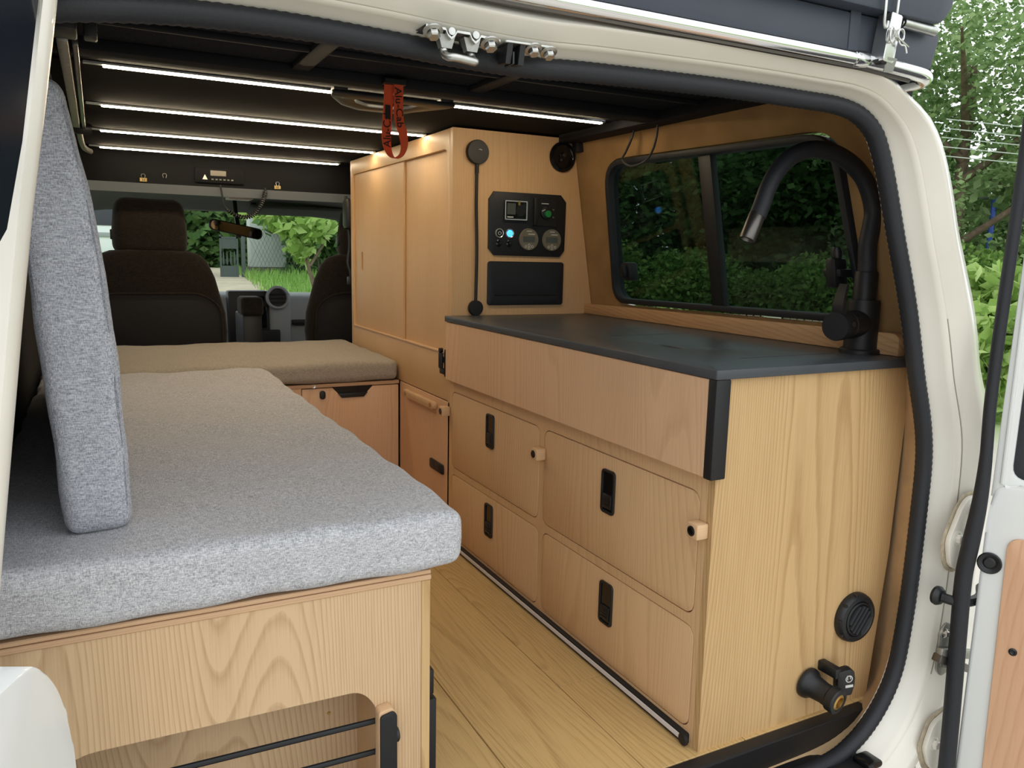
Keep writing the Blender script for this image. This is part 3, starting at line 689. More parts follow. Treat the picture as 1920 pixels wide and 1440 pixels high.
sf = thing('storage_flap', 'plain black drop down flap below the control panel', 'flap', (1.318, YT, .828))
obj('door', plate(B(), rr(1.169,1.466,.829,.978,.010), 'y', yf-.001, YT, [[(1.196,.8605),(1.438,.8605),(1.438,.8635),(1.196,.8635)]], bev=.001), 'black_panel', sf)
obj('groove', bx(B(), 1.19, 1.445, YT-.003, YT-.0005, .857, .867), 'black_gloss', sf)

rl = thing('reading_lamp', 'black gooseneck reading lamp clipped flat against the tall cabinet', 'lamp', (1.13, YT, .795))
lathe(b := B(), [(0,0),(.037,0),(.039,.003),(.039,.016),(.037,.019),(0,.020)], (1.122,YT,1.329), (0,-1,0), 36); hd = obj('base_disc', b, 'black', rl)
obj('touch_mark', tube(B(), [(1.122,YT-.0203,1.336),(1.127,YT-.0203,1.338),(1.134,YT-.0203,1.335)], .0011, 6), 'pale_ink', hd)
obj('gooseneck', tube(B(), catmull([(1.121,YT-.010,1.292),(1.121,YT-.010,1.25),(1.1205,YT-.011,1.15),(1.124,YT-.012,1.02),(1.1235,YT-.012,.92),(1.1225,YT-.012,.86),(1.122,YT-.012,.84)], 5), .0052, 10), 'black', rl)
lathe(b := B(), [(.0065,0),(.0065,.03),(0,.03)], (1.121,YT-.010,1.292), (0,0,-1), 14); obj('sleeve', b, 'black_matt', rl)
lathe(b := B(), [(0,0),(.024,0),(.026,.003),(.026,.014),(.024,.017),(0,.018)], (1.123,YT-.002,.821), (0,-1,0), 30); obj('lamp_head', b, 'black_matt', rl)

sp = thing('round_outlet', 'round black disc outlet high in the corner of the tall cabinet', 'outlet', (1.449, YT, 1.29))
lathe(b := B(), [(0,0),(.050,0),(.0515,.003),(.0505,.008),(.040,.010),(.034,.007),(.012,.005),(.010,.010),(0,.011)], (1.449,YT,1.338), (0,-1,0), 36); obj('disc', b, 'black_gloss', sp)
for k, (x, z, s) in enumerate(((1.452,1.345,.009),(1.441,1.327,.006),(1.438,1.343,.003))):
    obj('glint_boss', lathe(B(), [(0,0),(s,0),(s*.8,s*.6),(0,s*.8)], (x,YT-.009,z), (0,-1,0), 10), 'gunmetal', sp)
b = B(); bx(b, 1.478, 1.515, 2.385, 2.42, 1.355, 1.408, .004); bx(b, 1.46, 1.50, 2.40, 2.43, 1.39, 1.411, .003)
tag(obj('roof_clamp', b, 'black'), 'black clamp block under the ceiling beside the round outlet', 'clamp')

# ================================================================== LEFT BENCH, CROSS BENCH, CUSHIONS
YB = 1.168
bn = thing('side_bench', 'oak bench box with a rounded cutout and black rods under the grey mattress', 'bench', (.15, 2.0, 0))
cut = rpoly([(-.105,.03),(-.105,.262),(-.062,.294),(.345,.290),(.372,.255),(.372,.03)], [.02,.03,.03,.03,.03,.02], 5)
obj('end_panel', plate(B(), [(-.165,0),(.449,0),(.449,.462),(-.165,.462)], 'y', YB, YB+.016, [cut]), 'oak_end', bn)
obj('corner_post', bx(B(), .4495, .465, YB-.001, YB+.03, 0, .462, .001, 1), 'oak_gold', bn)
obj('rail', bx(B(), -.165, .466, YB-.003, YB+.03, .4625, .4715, .0015, 1), 'oak_trim', bn)
obj('top_board', bx(B(), -.165, .466, YB-.002, 2.93, .4725, .480, .0015, 1), 'oak_trim', bn)
obj('side_panel', bx(B(), .450, .464, YB+.031, 2.93, 0, .462), 'oak_tall', bn)
obj('back_panel', bx(B(), -.16, .385, YB+.135, YB+.148, .002, .46), 'oak_end', bn)
obj('inner_panel', bx(B(), .376, .388, YB+.017, YB+.134, .002, .46), 'oak_tall', bn)
for k, z in enumerate((.228, .172, .116)):
    obj('rod', tube(B(), [(-.13, YB+.02, z-.004), (.376, YB+.004, z)], .0048, 10), 'black_matt', bn, label='black rod across the cutout')
br = obj('rod_bracket', plate(B(), rpoly([(.369,.05),(.398,.05),(.398,.248),(.392,.256),(.369,.251)], [0,0,.004,.006,.006]), 'y', YB-.026, YB-.022, bev=.001), 'black_matt', bn, label='black face plate holding the rods')
obj('spacer', plate(B(), rpoly([(.368,.05),(.397,.05),(.397,.250),(.391,.2605),(.368,.257)], [0,0,.004,.006,.006]), 'y', YB-.0215, YB-.0005, bev=.001), 'knob_wood', br)
lathe(b := B(), [(0,0),(.013,0),(.013,.006),(.011,.008),(0,.008)], (.396, YB-.012, .205), (1,0,0), 20); obj('catch', b, 'black', br)
lathe(b := B(), [(0,0),(.0035,0),(.003,.0015),(0,.0015)], (.325, YB+.135, .18), (0,-1,0), 10); obj('screw', b, 'brass', bn)
fr = thing('fridge_slide', 'black metal slide unit on the aisle side of the bench', 'slide', (.478, 1.8, .0))
obj('upper_channel', bx(B(), .466, .486, 1.20, 2.5, .232, .278, .002), 'black_matt', fr)
obj('lower_panel', bx(B(), .466, .489, 1.195, 2.5, .0, .226, .002), 'black_matt', fr)

def cushion(name, label, x0, x1, y0, y1, z0, z1, mat, r, cuts, crown, wob, seed, cat='mattress'):
    t = thing(name, label, cat, ((x0+x1)/2, (y0+y1)/2, z0))
    b = slab(B(), (x1-x0, y1-y0, z1-z0), r, cuts, crown, wob, seed); xf(b, T((x0+x1)/2, (y0+y1)/2, (z0+z1)/2))
    return t, obj('cover', b, mat, t, 180)
t1, c1 = cushion('bench_mattress', 'grey fabric mattress lying along the left bench', -.185, .519, 1.150, 2.925, .483, .580, 'grey_fabric', .022, (26, 60, 7), .004, .0032, 3)
t2, c2 = cushion('cross_mattress', 'taupe fabric mattress crossing behind the front seats', -.185, 1.034, 2.936, 3.72, .504, .583, 'taupe_fabric', .024, (30, 24, 6), .012, .0025, 5)
# back cushion standing on the mattress, leaning to the left wall
t3 = thing('back_cushion', 'grey fabric back cushion standing upright on the mattress', 'cushion', (-.02, 2.0, .582))
b = slab(B(), (.086, 1.45, .635), .02, (6, 40, 26), 0, .0018, 9)
for v in b.verts:
    z = v.co.z/.3175
    v.co.x *= (1-.30*max(0, z)**2)*(1+.10*(1-z*z))
    v.co.x += .006*(1-z*z)
xf(b, T(-.040, 1.985, .900) @ R(-4.0,'Y'))
cb = obj('cover', b, 'grey_fabric2', t3, 180)

for sx_ in (-1, 1):
    pts = []
    for z0 in np.linspace(-.285, .285, 24):
        z = z0/.3175; x = sx_*.0371*(1-.30*max(0, z)**2)*(1+.10*(1-z*z))+.006*(1-z*z)
        pts.append((T(-.040, 1.985, .900) @ R(-4.0,'Y')) @ Vector((x, -.7192, z0)))
    obj('seam', tube(B(), pts, .0022, 6), 'cushion_seam', t3)
cr = thing('cross_bench', 'oak bench with a drawer below the taupe cross mattress', 'bench', (.75, 3.3, 0))
YC = 2.95
obj('top_board', bx(B(), -.165, 1.036, YC-.003, 3.70, .488, .501, .001, 1), 'oak_trim', cr)
obj('carcass', bx(B(), -.165, 1.036, YC+.017, 3.70, 0, .487), 'oak_tall', cr)
obj('side_stile', bx(B(), .47, .652, YC, YC+.016, 0, .4875), 'oak_pink', cr)
dw = obj('drawer', plate(B(), [(.655,.01),(1.034,.01),(1.034,.484),(.927,.484),(.892,.446),(.806,.446),(.770,.484),(.655,.484)], 'y', YC, YC+.016, bev=.001), 'oak_pink', cr)
obj('pull', plate(B(), [(.768,.4865),(.929,.4865),(.893,.444),(.805,.444)], 'y', YC+.002, YC+.016), 'black_gloss', dw, label='black recessed pull in the top edge')
obj('pull_lip', plate(B(), [(.790,.4615),(.908,.4615),(.893,.444),(.805,.444)], 'y', YC-.004, YC+.003, bev=.001), 'black', dw)
obj('latch', plate(B(), rr(.720,.742,.443,.476,.010), 'y', YC-.008, YC, bev=.002), 'black', dw)
lathe(b := B(), [(0,0),(.0065,0),(.0065,.002),(.0035,.002),(0,.0)], (.699,YC-.003,.4935), (0,-1,0), 14); obj('stud', b, 'steel', cr)

# ================================================================== CEILING LIGHTS, HANDLE, STRAP
def ceiling_led(x0, x1, y, label):
    t = thing('ceiling_led_strip', label, 'light', ((x0+x1)/2, y, 1.40), 'ceiling led strips')
    obj('channel', bx(B(), x0-.04, x1+.01, y-.008, y+.008, 1.4035, 1.4095, .001, 1), 'alu', t)
    obj('lens', bx(B(), x0, x1, y-.0062, y+.0062, 1.3995, 1.4045, .001, 1), 'led', t)
ceiling_led(.035, 1.385, 2.10, 'glowing led strip nearest the rear opening, behind the hex handle')
ceiling_led(.035, 1.03, 2.68, 'glowing led strip second from the rear opening')
ceiling_led(.035, 1.03, 3.25, 'glowing led strip third from the rear opening')
ceiling_led(.035, 1.03, 3.785, 'glowing led strip nearest the black header panel')
hdl = thing('ceiling_handle', 'black grab handle with an elongated hexagonal hole under the first led strip', 'handle', (.70, 2.1, 1.38))
out = rpoly([(.535,2.015),(.87,2.015),(.86,2.06),(.80,2.165),(.785,2.215),(.655,2.215),(.60,2.165),(.545,2.06)], .012, 3)
inn = rpoly([(.606,2.065),(.782,2.065),(.772,2.125),(.752,2.155),(.668,2.155),(.625,2.115)], .012, 3)
b = plate(B(), out, 'z', 1.384, 1.3945, [inn], bev=.002); obj('plate', b, 'black', hdl)
for x in (.56, .845): obj('standoff', bx(B(), x-.018, x+.018, 2.02, 2.05, 1.394, 1.41, .002), 'black', hdl)
# hanging orange strap: a loop of webbing
stp = thing('webbing_strap', 'orange webbing strap loop with black lettering hanging from the ceiling', 'strap', (.645, 1.868, 1.22))
def ribbon(pts, width_dirs, wd, th=.0012):
    b = B(); rows = []
    for i, p in enumerate(pts):
        p = Vector(p); d = Vector(width_dirs[i]).normalized()*wd/2
        t = Vector(pts[min(i+1, len(pts)-1)])-Vector(pts[max(i-1, 0)]); nrm = t.cross(d).normalized()*th/2
        rows.append([p-d-nrm, p+d-nrm, p+d+nrm, p-d+nrm])
    loft(b, rows, True); b.verts.ensure_lookup_table(); vs = list(b.verts); b.faces.new(vs[:4][::-1]); b.faces.new(vs[-4:]); return b
lp = catmull([(.634,1.872,1.398),(.632,1.872,1.35),(.629,1.875,1.30),(.628,1.875,1.266),(.633,1.874,1.237),(.645,1.870,1.223),(.661,1.865,1.230),(.668,1.862,1.251),(.664,1.860,1.280),(.655,1.860,1.309),(.653,1.860,1.35),(.654,1.860,1.398)], 6)
dirs = []
for i in range(len(lp)):
    t = i/(len(lp)-1); a = math.radians(-8+ (52*math.sin(math.pi*min(1, max(0, (t-.25)/.5)))))
    dirs.append((math.cos(a), math.sin(a), .05))
wb = obj('webbing', ribbon(lp, dirs, .0225), 'orange', stp, 60)
b = text_bm('Alu-Cab', .024, .0004); sc = Matrix.Diagonal((1, 1, 1, 1))
for v in b.verts: v.co.x *= 1.15
xf(b, T(.6535,1.8575,1.338) @ R(-3,'Z') @ R(90,'X') @ R(-86,'Z')); obj('lettering', b, 'ink', stp, label='black lettering printed on the strap')
b = text_bm('Alu-Cab', .026, .0004)
xf(b, T(.6295,1.8715,1.290) @ R(-8,'Z') @ R(90,'X') @ R(90,'Z')); obj('lettering', b, 'ink', stp)
bx(b := B(), .624, .637, 1.8705, 1.8715, 1.312, 1.344); obj('print_block', b, 'ink', stp)
obj('anchor', bx(B(), .618, .672, 1.855, 1.881, 1.390, 1.402, .001, 1), 'black', stp)
# lift rail and strut at upper left
ls = thing('roof_lift_strut', 'grey metal lift strut along the upper left of the ceiling', 'strut', (-.03, 2.6, 1.35))
obj('arm', bx(B(), -.045, -.026, 1.74, 2.95, 1.368, 1.392, .002), 'zinc_dull', ls)
obj('lower_arm', bx(B(), -.020, -.010, 1.78, 3.0, 1.372, 1.388, .002), 'gunmetal', ls)
lathe(b := B(), [(0,-.03),(.016,-.03),(.018,-.01),(.018,.02),(.014,.03),(0,.03)], (-.022,3.02,1.375), (1,0,0), 16); obj('pivot', b, 'black', ls)
tube(b := B(), catmull([(-.03,3.05,1.372),(-.028,3.3,1.368),(-.02,3.45,1.36),(.0,3.52,1.355)], 5), .010, 8); obj('rod_end', b, 'zinc_dull', ls)
bx(b := B(), -.06, -.01, 1.66, 1.74, 1.372, 1.412, .004); bx(b, .0, .022, 1.64, 1.68, 1.36, 1.412, .003); obj('bracket', b, 'black', ls)
# loop of cable at the right
wl = thing('hanging_cable', 'thin dark cable loop hanging beside the side window', 'cable', (1.48, 2.03, 1.28))
obj('cable', tube(B(), catmull([(1.478,2.06,1.41),(1.476,2.062,1.37),(1.474,2.09,1.325),(1.476,2.112,1.303),(1.478,2.09,1.285),(1.478,2.05,1.278),(1.476,1.99,1.288),(1.474,1.955,1.315),(1.474,1.938,1.36),(1.474,1.938,1.41)], 6), .0035, 8), 'cable', wl)

# ================================================================== CAB: seats, dashboard, mirror, radio
def seat(name, label, cx, w0, head, y=4.0, dz=0):
    t = thing(name, label, 'seat', (cx, y+.2, -.04))
    prof = [(.20,.26),(.45,.31),(.60,.325),(.69,.318),(.76,.30),(.86,.275),(.93,.245),(.965,.215),(.982,.17),(.985,.1)]
    b = B(); rows = []
    for z, hw in prof:
        row = []; hw *= w0
        th = .075*(1-.3*(z-.2)/.8)
        for k in range(28):
            a = 2*math.pi*k/28; ca, sa = math.cos(a), math.sin(a)
            row.append((cx+hw*math.copysign(abs(ca)**.5, ca), y+.06+.12*(z-.6)*-.35+th*math.copysign(abs(sa)**.7, sa), z+dz))
        rows.append(row)
    loft(b, rows, True); b.verts.ensure_lookup_table(); b.faces.new([v for v in b.verts][-28:]); bk = obj('backrest', b, 'seat', t, 70)
    # map pocket on the rear
    pb = B(); plate(pb, rpoly([(cx-.30*w0,.30),(cx+.30*w0,.30),(cx+.285*w0,.73),(cx+.20*w0,.79),(cx-.20*w0,.79),(cx-.285*w0,.73)], .06), 'y', y-.030, y-.010, bev=.006); 
    for v in pb.verts: v.co.z += dz; v.co.y += -.042*(v.co.z-.6)
    obj('map_pocket', pb, 'seat_dark', bk)
    pp = rpoly([(cx-.30*w0,.30),(cx+.30*w0,.30),(cx+.285*w0,.73),(cx+.20*w0,.79),(cx-.20*w0,.79),(cx-.285*w0,.73)], .06)
    obj('piping', tube(B(), [(a, y-.032-.042*(c+dz-.6), c+dz) for a, c in pp], .005, 6, True), 'seat', bk)
    hb = slab(B(), (.315*w0, .11, .255), .045, (10, 4, 8), 0, .001, 4)
    for v in hb.verts: v.co.x *= 1-.10*max(0, v.co.z/.127)
    xf(hb, T(cx, y+.05, 1.09+dz) @ R(6,'X')); hr = obj('headrest', hb, 'seat', t, 180)
    for s in (-.06, .06): obj('headrest_post', tube(B(), [(cx+s, y+.05, .95+dz), (cx+s, y+.05, 1.0+dz)], .007, 8), 'steel', hr)
    bx(hh := B(), cx-.165*w0, cx-.150*w0, y+.03, y+.07, 1.03+dz, 1.075+dz, .004); obj('side_button', hh, 'black', hr)
    cu = slab(B(), (.58*w0, .52, .16), .05, (8, 8, 4), .01, .001, 6); xf(cu, T(cx, y+.38, .30)); obj('seat_base', cu, 'seat', t, 180)
    obj('pedestal', bx(B(), cx-.24*w0, cx+.24*w0, y+.14, y+.62, -.04, .23, .01), 'dash_dark', t)
    return t
seat('driver_seat', 'dark cloth front seat with headrest on the left of the cab', .222, 1.0, True)
seat('passenger_seat', 'dark cloth front seat half hidden behind the tall cabinet', 1.265, 1.06, True, 4.0, -.0)
cn = thing('console_box', 'dark padded console box between the front seats', 'console', (.715, 4.5, -.04))
obj('lid', xf(slab(B(), (.115, .16, .10), .02, (4,4,3), 0, 0, 1), T(.715, 4.42, .70)), 'seat', cn, 180)
obj('box', bx(B(), .665, .765, 4.36, 4.62, -.04, .66, .01), 'dash_dark', cn)

da = thing('dashboard', 'grey and black dashboard with a screen and a round air vent', 'dashboard', (.7, 5.15, .2))
b = B(); rows = []
for y, z in ((5.34,.20),(5.02,.22),(4.96,.40),(4.985,.62),(5.0,.69),(5.03,.714),(5.34,.722)):
    rows.append([(x, y, z+(.012*(1-abs(x-.4)) if z > .68 else 0)) for x in np.linspace(-.15, 1.56, 14)])
loft(b, rows); obj('body', b, 'dash', da, 50)
obj('centre_stack', bx(B(), .672, .905, 4.925, 5.02, .28, .755, .012), 'dash_dark', da)
obj('stack_trim', bx(B(), .905, 1.04, 4.93, 5.02, .28, .742, .02), 'dash', da)
s = obj('radio', bx(B(), .725, .89, 4.912, 4.93, .535, .66, .005), 'black_gloss', da); obj('screen', bx(B(), .735, .855, 4.909, 4.913, .545, .648), 'screen', s)
obj('shelf_slot', bx(B(), .735, .88, 4.918, 4.93, .69, .722, .004), 'black_gloss', da); obj('chrome_strip', bx(B(), .76, .87, 4.912, 4.93, .676, .682, .002), 'alu', da)
obj('lower_bin', bx(B(), .74, .97, 4.915, 4.935, .36, .52, .01), 'black_matt', da)
lathe(b := B(), [(.055,0),(.070,0),(.072,.02),(.066,.03),(.056,.03),(.052,.012)], (.957,4.93,.712), (0,-1,.12), 32); vt = obj('round_vent', b, 'dash', da)
lathe(b := B(), [(0,.008),(.054,.010)], (.957,4.93,.712), (0,-1,.12), 28); obj('vent_face', b, 'dash_dark', vt)
for k in (-.025, 0, .025): obj('vane', bx(B(), .912, 1.0, 4.905, 4.925, .712+k-.003, .712+k+.003), 'black_matt', vt)
obj('glove_line', bx(B(), 1.05, 1.55, 4.945, 4.975, .545, .575, .004), 'dash_dark', da)

mr = thing('rear_view_mirror', 'rear view mirror hanging at the top of the windscreen', 'mirror', (.70, 4.7, 1.06))
b = plate(B(), rr(-.148,.148,-.031,.031,.026), 'y', -.012, .012, bev=.006); xf(b, T(.70,4.72,1.108) @ R(10.5,'Y') @ R(8,'Z')); obj('housing', b, 'black', mr)
b = plate(B(), rr(-.140,.140,-.025,.025,.022), 'y', -.0145, -.0115); xf(b, T(.70,4.72,1.108) @ R(10.5,'Y') @ R(8,'Z') @ R(0,'X')); obj('glass', b, 'mirror', mr)
tube(b := B(), [(.715,4.74,1.13),(.715,4.80,1.19),(.715,4.84,1.27)], .012, 10); obj('stem', b, 'black', mr)
bx(b := B(), .695, .725, 4.70, 4.715, 1.062, 1.076, .004); obj('day_night_tab', b, 'black', mr)
vs = thing('sun_visor', 'folded grey sun visor along the top of the windscreen', 'visor', (1.15, 5.0, 1.2))
b = xf(slab(B(), (.72,.20,.022), .010, (8,4,2), 0, 0, 2), T(1.18,5.0,1.235) @ R(-10,'X')); obj('panel', b, 'liner', vs, 180)
obj('clip', bx(B(), .83, .86, 4.99, 5.03, 1.235, 1.275, .004), 'dash_dark', vs)
dl = thing('dome_light', 'small rectangular dome light on the cab roof lining', 'light', (.635, 4.2, 1.23))
obj('base', bx(B(), .565, .72, 4.14, 4.27, 1.252, 1.285, .006), 'dash', dl); obj('lens', bx(B(), .585, .70, 4.132, 4.26, 1.240, 1.256, .004), 'diffuser', dl)
rd = thing('roof_radio', 'black radio unit with small display set in the header panel', 'radio', (.52, 3.89, 1.30))
obj('face', bx(B(), .41, .62, 3.892, 3.8995, 1.292, 1.358, .003), 'header_black', rd); obj('display', bx(B(), .475, .542, 3.889, 3.893, 1.324, 1.347), 'screen', rd)
for k in range(6): obj('key', bx(B(), .478+k*.017, .488+k*.017, 3.889, 3.893, 1.305, 1.311), 'gauge_lcd', rd)
obj('logo', plate(B(), [(.440,1.306),(.462,1.306),(.451,1.328)], 'y', 3.889, 3.893), 'pale_ink', rd)
cc = thing('coiled_cord', 'black coiled microphone cord drooping from the header panel', 'cord', (.62, 3.88, 1.12))
base = catmull([(.515,3.885,1.285),(.520,3.885,1.245),(.527,3.885,1.20),(.545,3.885,1.172),(.585,3.885,1.150),(.63,3.885,1.147),(.665,3.885,1.165),(.69,3.885,1.20),(.705,3.885,1.235),(.712,3.885,1.262),(.712,3.885,1.283)], 24)
pts = []
for i, p in enumerate(base):
    t = base[min(i+1, len(base)-1)]-base[max(i-1, 0)]; t.normalize(); n1 = Vector((0,1,0)); n2 = t.cross(n1)
    amp = .0075*max(0, min(1, (i-60)/14, (len(base)-14-i)/10)); a = i*1.05
    pts.append(p+(n1*math.cos(a)+n2*math.sin(a))*amp)
obj('cord', tube(B(), pts, .0038, 6), 'black', cc)
def binder_clip(x, z, lab, paper):
    t = thing('binder_clip', lab, 'clip', (x, 3.89, z-.02))
    if paper: obj('tag', bx(B(), x-.0145, x+.0145, 3.893, 3.8985, z-.008, z+.008, .001, 1), 'yellow', t); obj('mark', bx(B(), x-.004, x-.002, 3.892, 3.8935, z-.005, z+.005), 'ink', t); obj('mark', bx(B(), x+.003, x+.005, 3.892, 3.8935, z-.005, z+.005), 'ink', t)
    obj('wire', tube(B(), [(x-.005,3.892,z+.006),(x-.008,3.892,z+.018),(x-.005,3.892,z+.024),(x+.005,3.892,z+.024),(x+.008,3.892,z+.018),(x+.005,3.892,z+.006)], .0011, 6), 'steel', t)
binder_clip(.198, 1.289, 'yellow tagged clip on the header panel left of the radio', True)
binder_clip(.284, 1.296, 'bare wire clip on the header panel between yellow tag and radio', False)
binder_clip(.771, 1.289, 'yellow tagged clip on the header panel right of the radio', True)
sb = thing('seat_belt', 'black seat belt hanging at the edge of the tall cabinet', 'seat belt', (1.03, 3.66, .83))
obj('webbing', tube(B(), catmull([(1.03,3.66,1.25),(1.045,3.66,1.05),(1.035,3.655,.95),(1.045,3.65,.90),(1.046,3.65,.87)], 5), .006, 6), 'black', sb)
obj('buckle', bx(B(), 1.03, 1.058, 3.635, 3.66, .845, .885, .006), 'black', sb)
bx(b := B(), 1.02, 1.05, 3.6125, 3.70, 1.10, 1.24, .02); obj('guide', b, 'black', sb)

# ================================================================== REAR DOOR HARDWARE
sk = thing('door_striker', 'zinc striker bracket with a hanging loop bolted above the opening', 'striker', (.44, 1.0, 1.245))
top = [(.385,1.286),(.412,1.285),(.415,1.279),(.420,1.275),(.425,1.279),(.428,1.284),(.446,1.284),(.449,1.278),(.454,1.274),(.459,1.278),(.462,1.283),(.490,1.281)]
b = B(); loft(b, [[(x, y, z) for x, z in top] for y in (.992, 1.03)] ); loft(b, [[(x, y, z-.003) for x, z in top] for y in (.992, 1.03)])
loft(b, [[(x, .992, z) for x, z in top], [(x, .992, z-.003) for x, z in top]]); obj('saddle', b, 'zinc', sk)
for x in (.420, .454): obj('pin', lathe(B(), [(0,0),(.0048,0),(.0048,.03),(0,.03)], (x,.990,1.2815), (0,1,0), 16), 'zinc', sk)
for x in (.416, .452):
    b = B(); loft(b, [[(x-.012,.998,1.279),(x+.012,.998,1.279),(x+.012,1.012,1.279),(x-.012,1.012,1.279)], [(x-.007,.998,1.262),(x+.007,.998,1.262),(x+.007,1.010,1.262),(x-.007,1.010,1.262)]], True); obj('lug', b, 'zinc_dull', sk)
obj('loop', tube(B(), catmull([(.414,1.004,1.266),(.414,1.002,1.256),(.416,.992,1.250),(.424,.986,1.249),(.446,.986,1.247),(.453,.990,1.248),(.454,1.002,1.254),(.453,1.006,1.264)], 5), .0052, 12), 'zinc', sk)
bolt('bolt', (.397,.999,1.281), (0,-.5,-1), .0085, sk); bolt('bolt', (.478,.999,1.277), (0,-.5,-1), .0085, sk)
fk = thing('door_guide', 'zinc plate with a black plastic fork bolted beside the striker', 'guide', (.535, 1.0, 1.25))
b = plate(B(), rpoly([(.497,.990),(.575,.990),(.580,1.0),(.575,1.025),(.497,1.025)], .006), 'z', 1.2795, 1.2825, bev=.0006); xf(b, T(.537,1,1.281) @ R(-1.0,'Y') @ T(-.537,-1,-1.281)); obj('plate', b, 'zinc', fk)
for x0, x1 in ((.501,.510),(.520,.529)):
    obj('prong', plate(B(), [(.992,1.279),(1.03,1.279),(1.02,1.256),(.998,1.254)], 'x', x0, x1, bev=.0015), 'black', fk)
obj('prong_web', bx(B(), .5105, .5135, .994, 1.02, 1.253, 1.270, .001, 1), 'black_gloss', fk)
bolt('bolt', (.543,.998,1.278), (0,-.5,-1), .0078, fk); bolt('bolt', (.567,.998,1.277), (0,-.5,-1), .0078, fk)

# ------------------------------------------------------------------ pop-top roof
pt = thing('pop_top_roof', 'dark grey pop top roof shell above the chrome gutter', 'roof', (.5, 2.5, 1.345))
obj('lower_shell', plate(B(), rpoly([(-.45,1.344),(1.352,1.344),(1.372,1.412),(-.45,1.412)], [0,.01,.02,0]), 'y', .985, 1.05, bev=.003), 'poptop', pt)
obj('lid', plate(B(), rpoly([(-.47,1.414),(1.335,1.414),(1.360,1.448),(1.362,1.60),(-.47,1.60)], [0,.02,.01,0,0]), 'y', .958, 1.055, bev=.004), 'poptop', pt)
obj('roof_panel', bx(B(), -.45, 1.36, 1.056, 4.1, 1.45, 1.598), 'poptop', pt)
obj('weld_band', bx(B(), 1.135, 1.16, .983, .9855, 1.347, 1.42, .001, 1), 'poptop', pt)
gt = thing('chrome_gutter', 'shiny chrome gutter strip along the top of the rear frame', 'gutter', (.5, .985, 1.325))
obj('strip', tube(B(), catmull([(-.4,.982,1.336),(.4,.982,1.338),(.9,.982,1.339),(1.17,.982,1.339),(1.28,.982,1.336),(1.335,.985,1.3325),(1.362,1.005,1.331),(1.366,1.04,1.331),(1.367,1.09,1.331)], 8), .0125, 16), 'chrome', gt)
obj('lower_bead', tube(B(), [(-.4,.984,1.3235),(.4,.984,1.3255),(.9,.984,1.3265),(1.17,.984,1.3265),(1.30,.988,1.322)], .004, 8), 'gunmetal', gt)
lathe(b := B(), [(.0125,0),(.0145,.001),(.0145,.028),(.0125,.031)], (1.145,.982,1.339), (1,0,0), 20); obj('joint_sleeve', b, 'chrome', gt)
lt = thing('draw_latch', 'steel draw latch with bail wire on the pop top corner', 'latch', (1.20, .965, 1.33))
b = plate(B(), rpoly([(-.012,-.040),(.012,-.040),(.013,.038),(-.013,.038)], .003), 'y', -.010, .0, bev=.001); bx(b, -.0135,-.0115,-.010,.016,-.036,.036); bx(b, .0115,.0135,-.010,.016,-.036,.036)
xf(b, T(1.203,.962,1.374) @ R(6,'Y') @ R(3,'X')); obj('body', b, 'steel', lt)
b = xf(plate(B(), [(-.011,0),(.011,0),(.013,-.022),(-.009,-.024)], 'y', -.001, .001), T(1.208,.953,1.342) @ R(22,'X')); obj('lip', b, 'steel', lt)
obj('bail', tube(B(), catmull([(1.192,.956,1.398),(1.188,.955,1.388),(1.182,.955,1.393),(1.178,.952,1.42),(1.176,.950,1.47),(1.190,.950,1.50),(1.205,.950,1.47),(1.207,.952,1.42),(1.208,.955,1.404)], 6), .0028, 10), 'steel', lt)
b = B(); bx(b, 1.188, 1.206, .958, .984, 1.332, 1.346, .002); obj('foot', b, 'black', lt)
ly = thing('hitch_pin', 'twisted steel clip pin hooked through the draw latch', 'pin', (1.205, .94, 1.345))
obj('ring', tube(B(), [(1.190+.007*math.cos(a), .946+.004*math.sin(a*.5), 1.374+.012*math.sin(a)) for a in np.linspace(0, 4*math.pi, 40)], .0013, 6), 'steel', ly)
obj('ring', tube(B(), [(1.212+.009*math.cos(a), .945+.003*math.sin(a*.5), 1.377+.009*math.sin(a)) for a in np.linspace(0, 4*math.pi, 40)], .0013, 6), 'steel', ly)
obj('leg', tube(B(), catmull([(1.190,.946,1.362),(1.205,.945,1.371),(1.212,.944,1.362),(1.224,.944,1.361),(1.230,.944,1.350)], 5), .0016, 6), 'steel', ly)
obj('leg', tube(B(), catmull([(1.196,.944,1.374),(1.206,.943,1.371),(1.216,.943,1.367),(1.232,.943,1.360)], 5), .0016, 6), 'steel', ly)
hp = thing('hinge_pin', 'grey steel rod on the end of the pop top shell', 'hinge pin', (1.29, .975, 1.40))
obj('rod', tube(B(), [(1.248,.972,1.408),(1.334,.972,1.406)], .0088, 16), 'zinc', hp); obj('centre', lathe(B(), [(0,0),(.005,0),(.004,.001),(0,.001)], (1.2475,.972,1.408), (-1,0,0), 10), 'steel', hp)

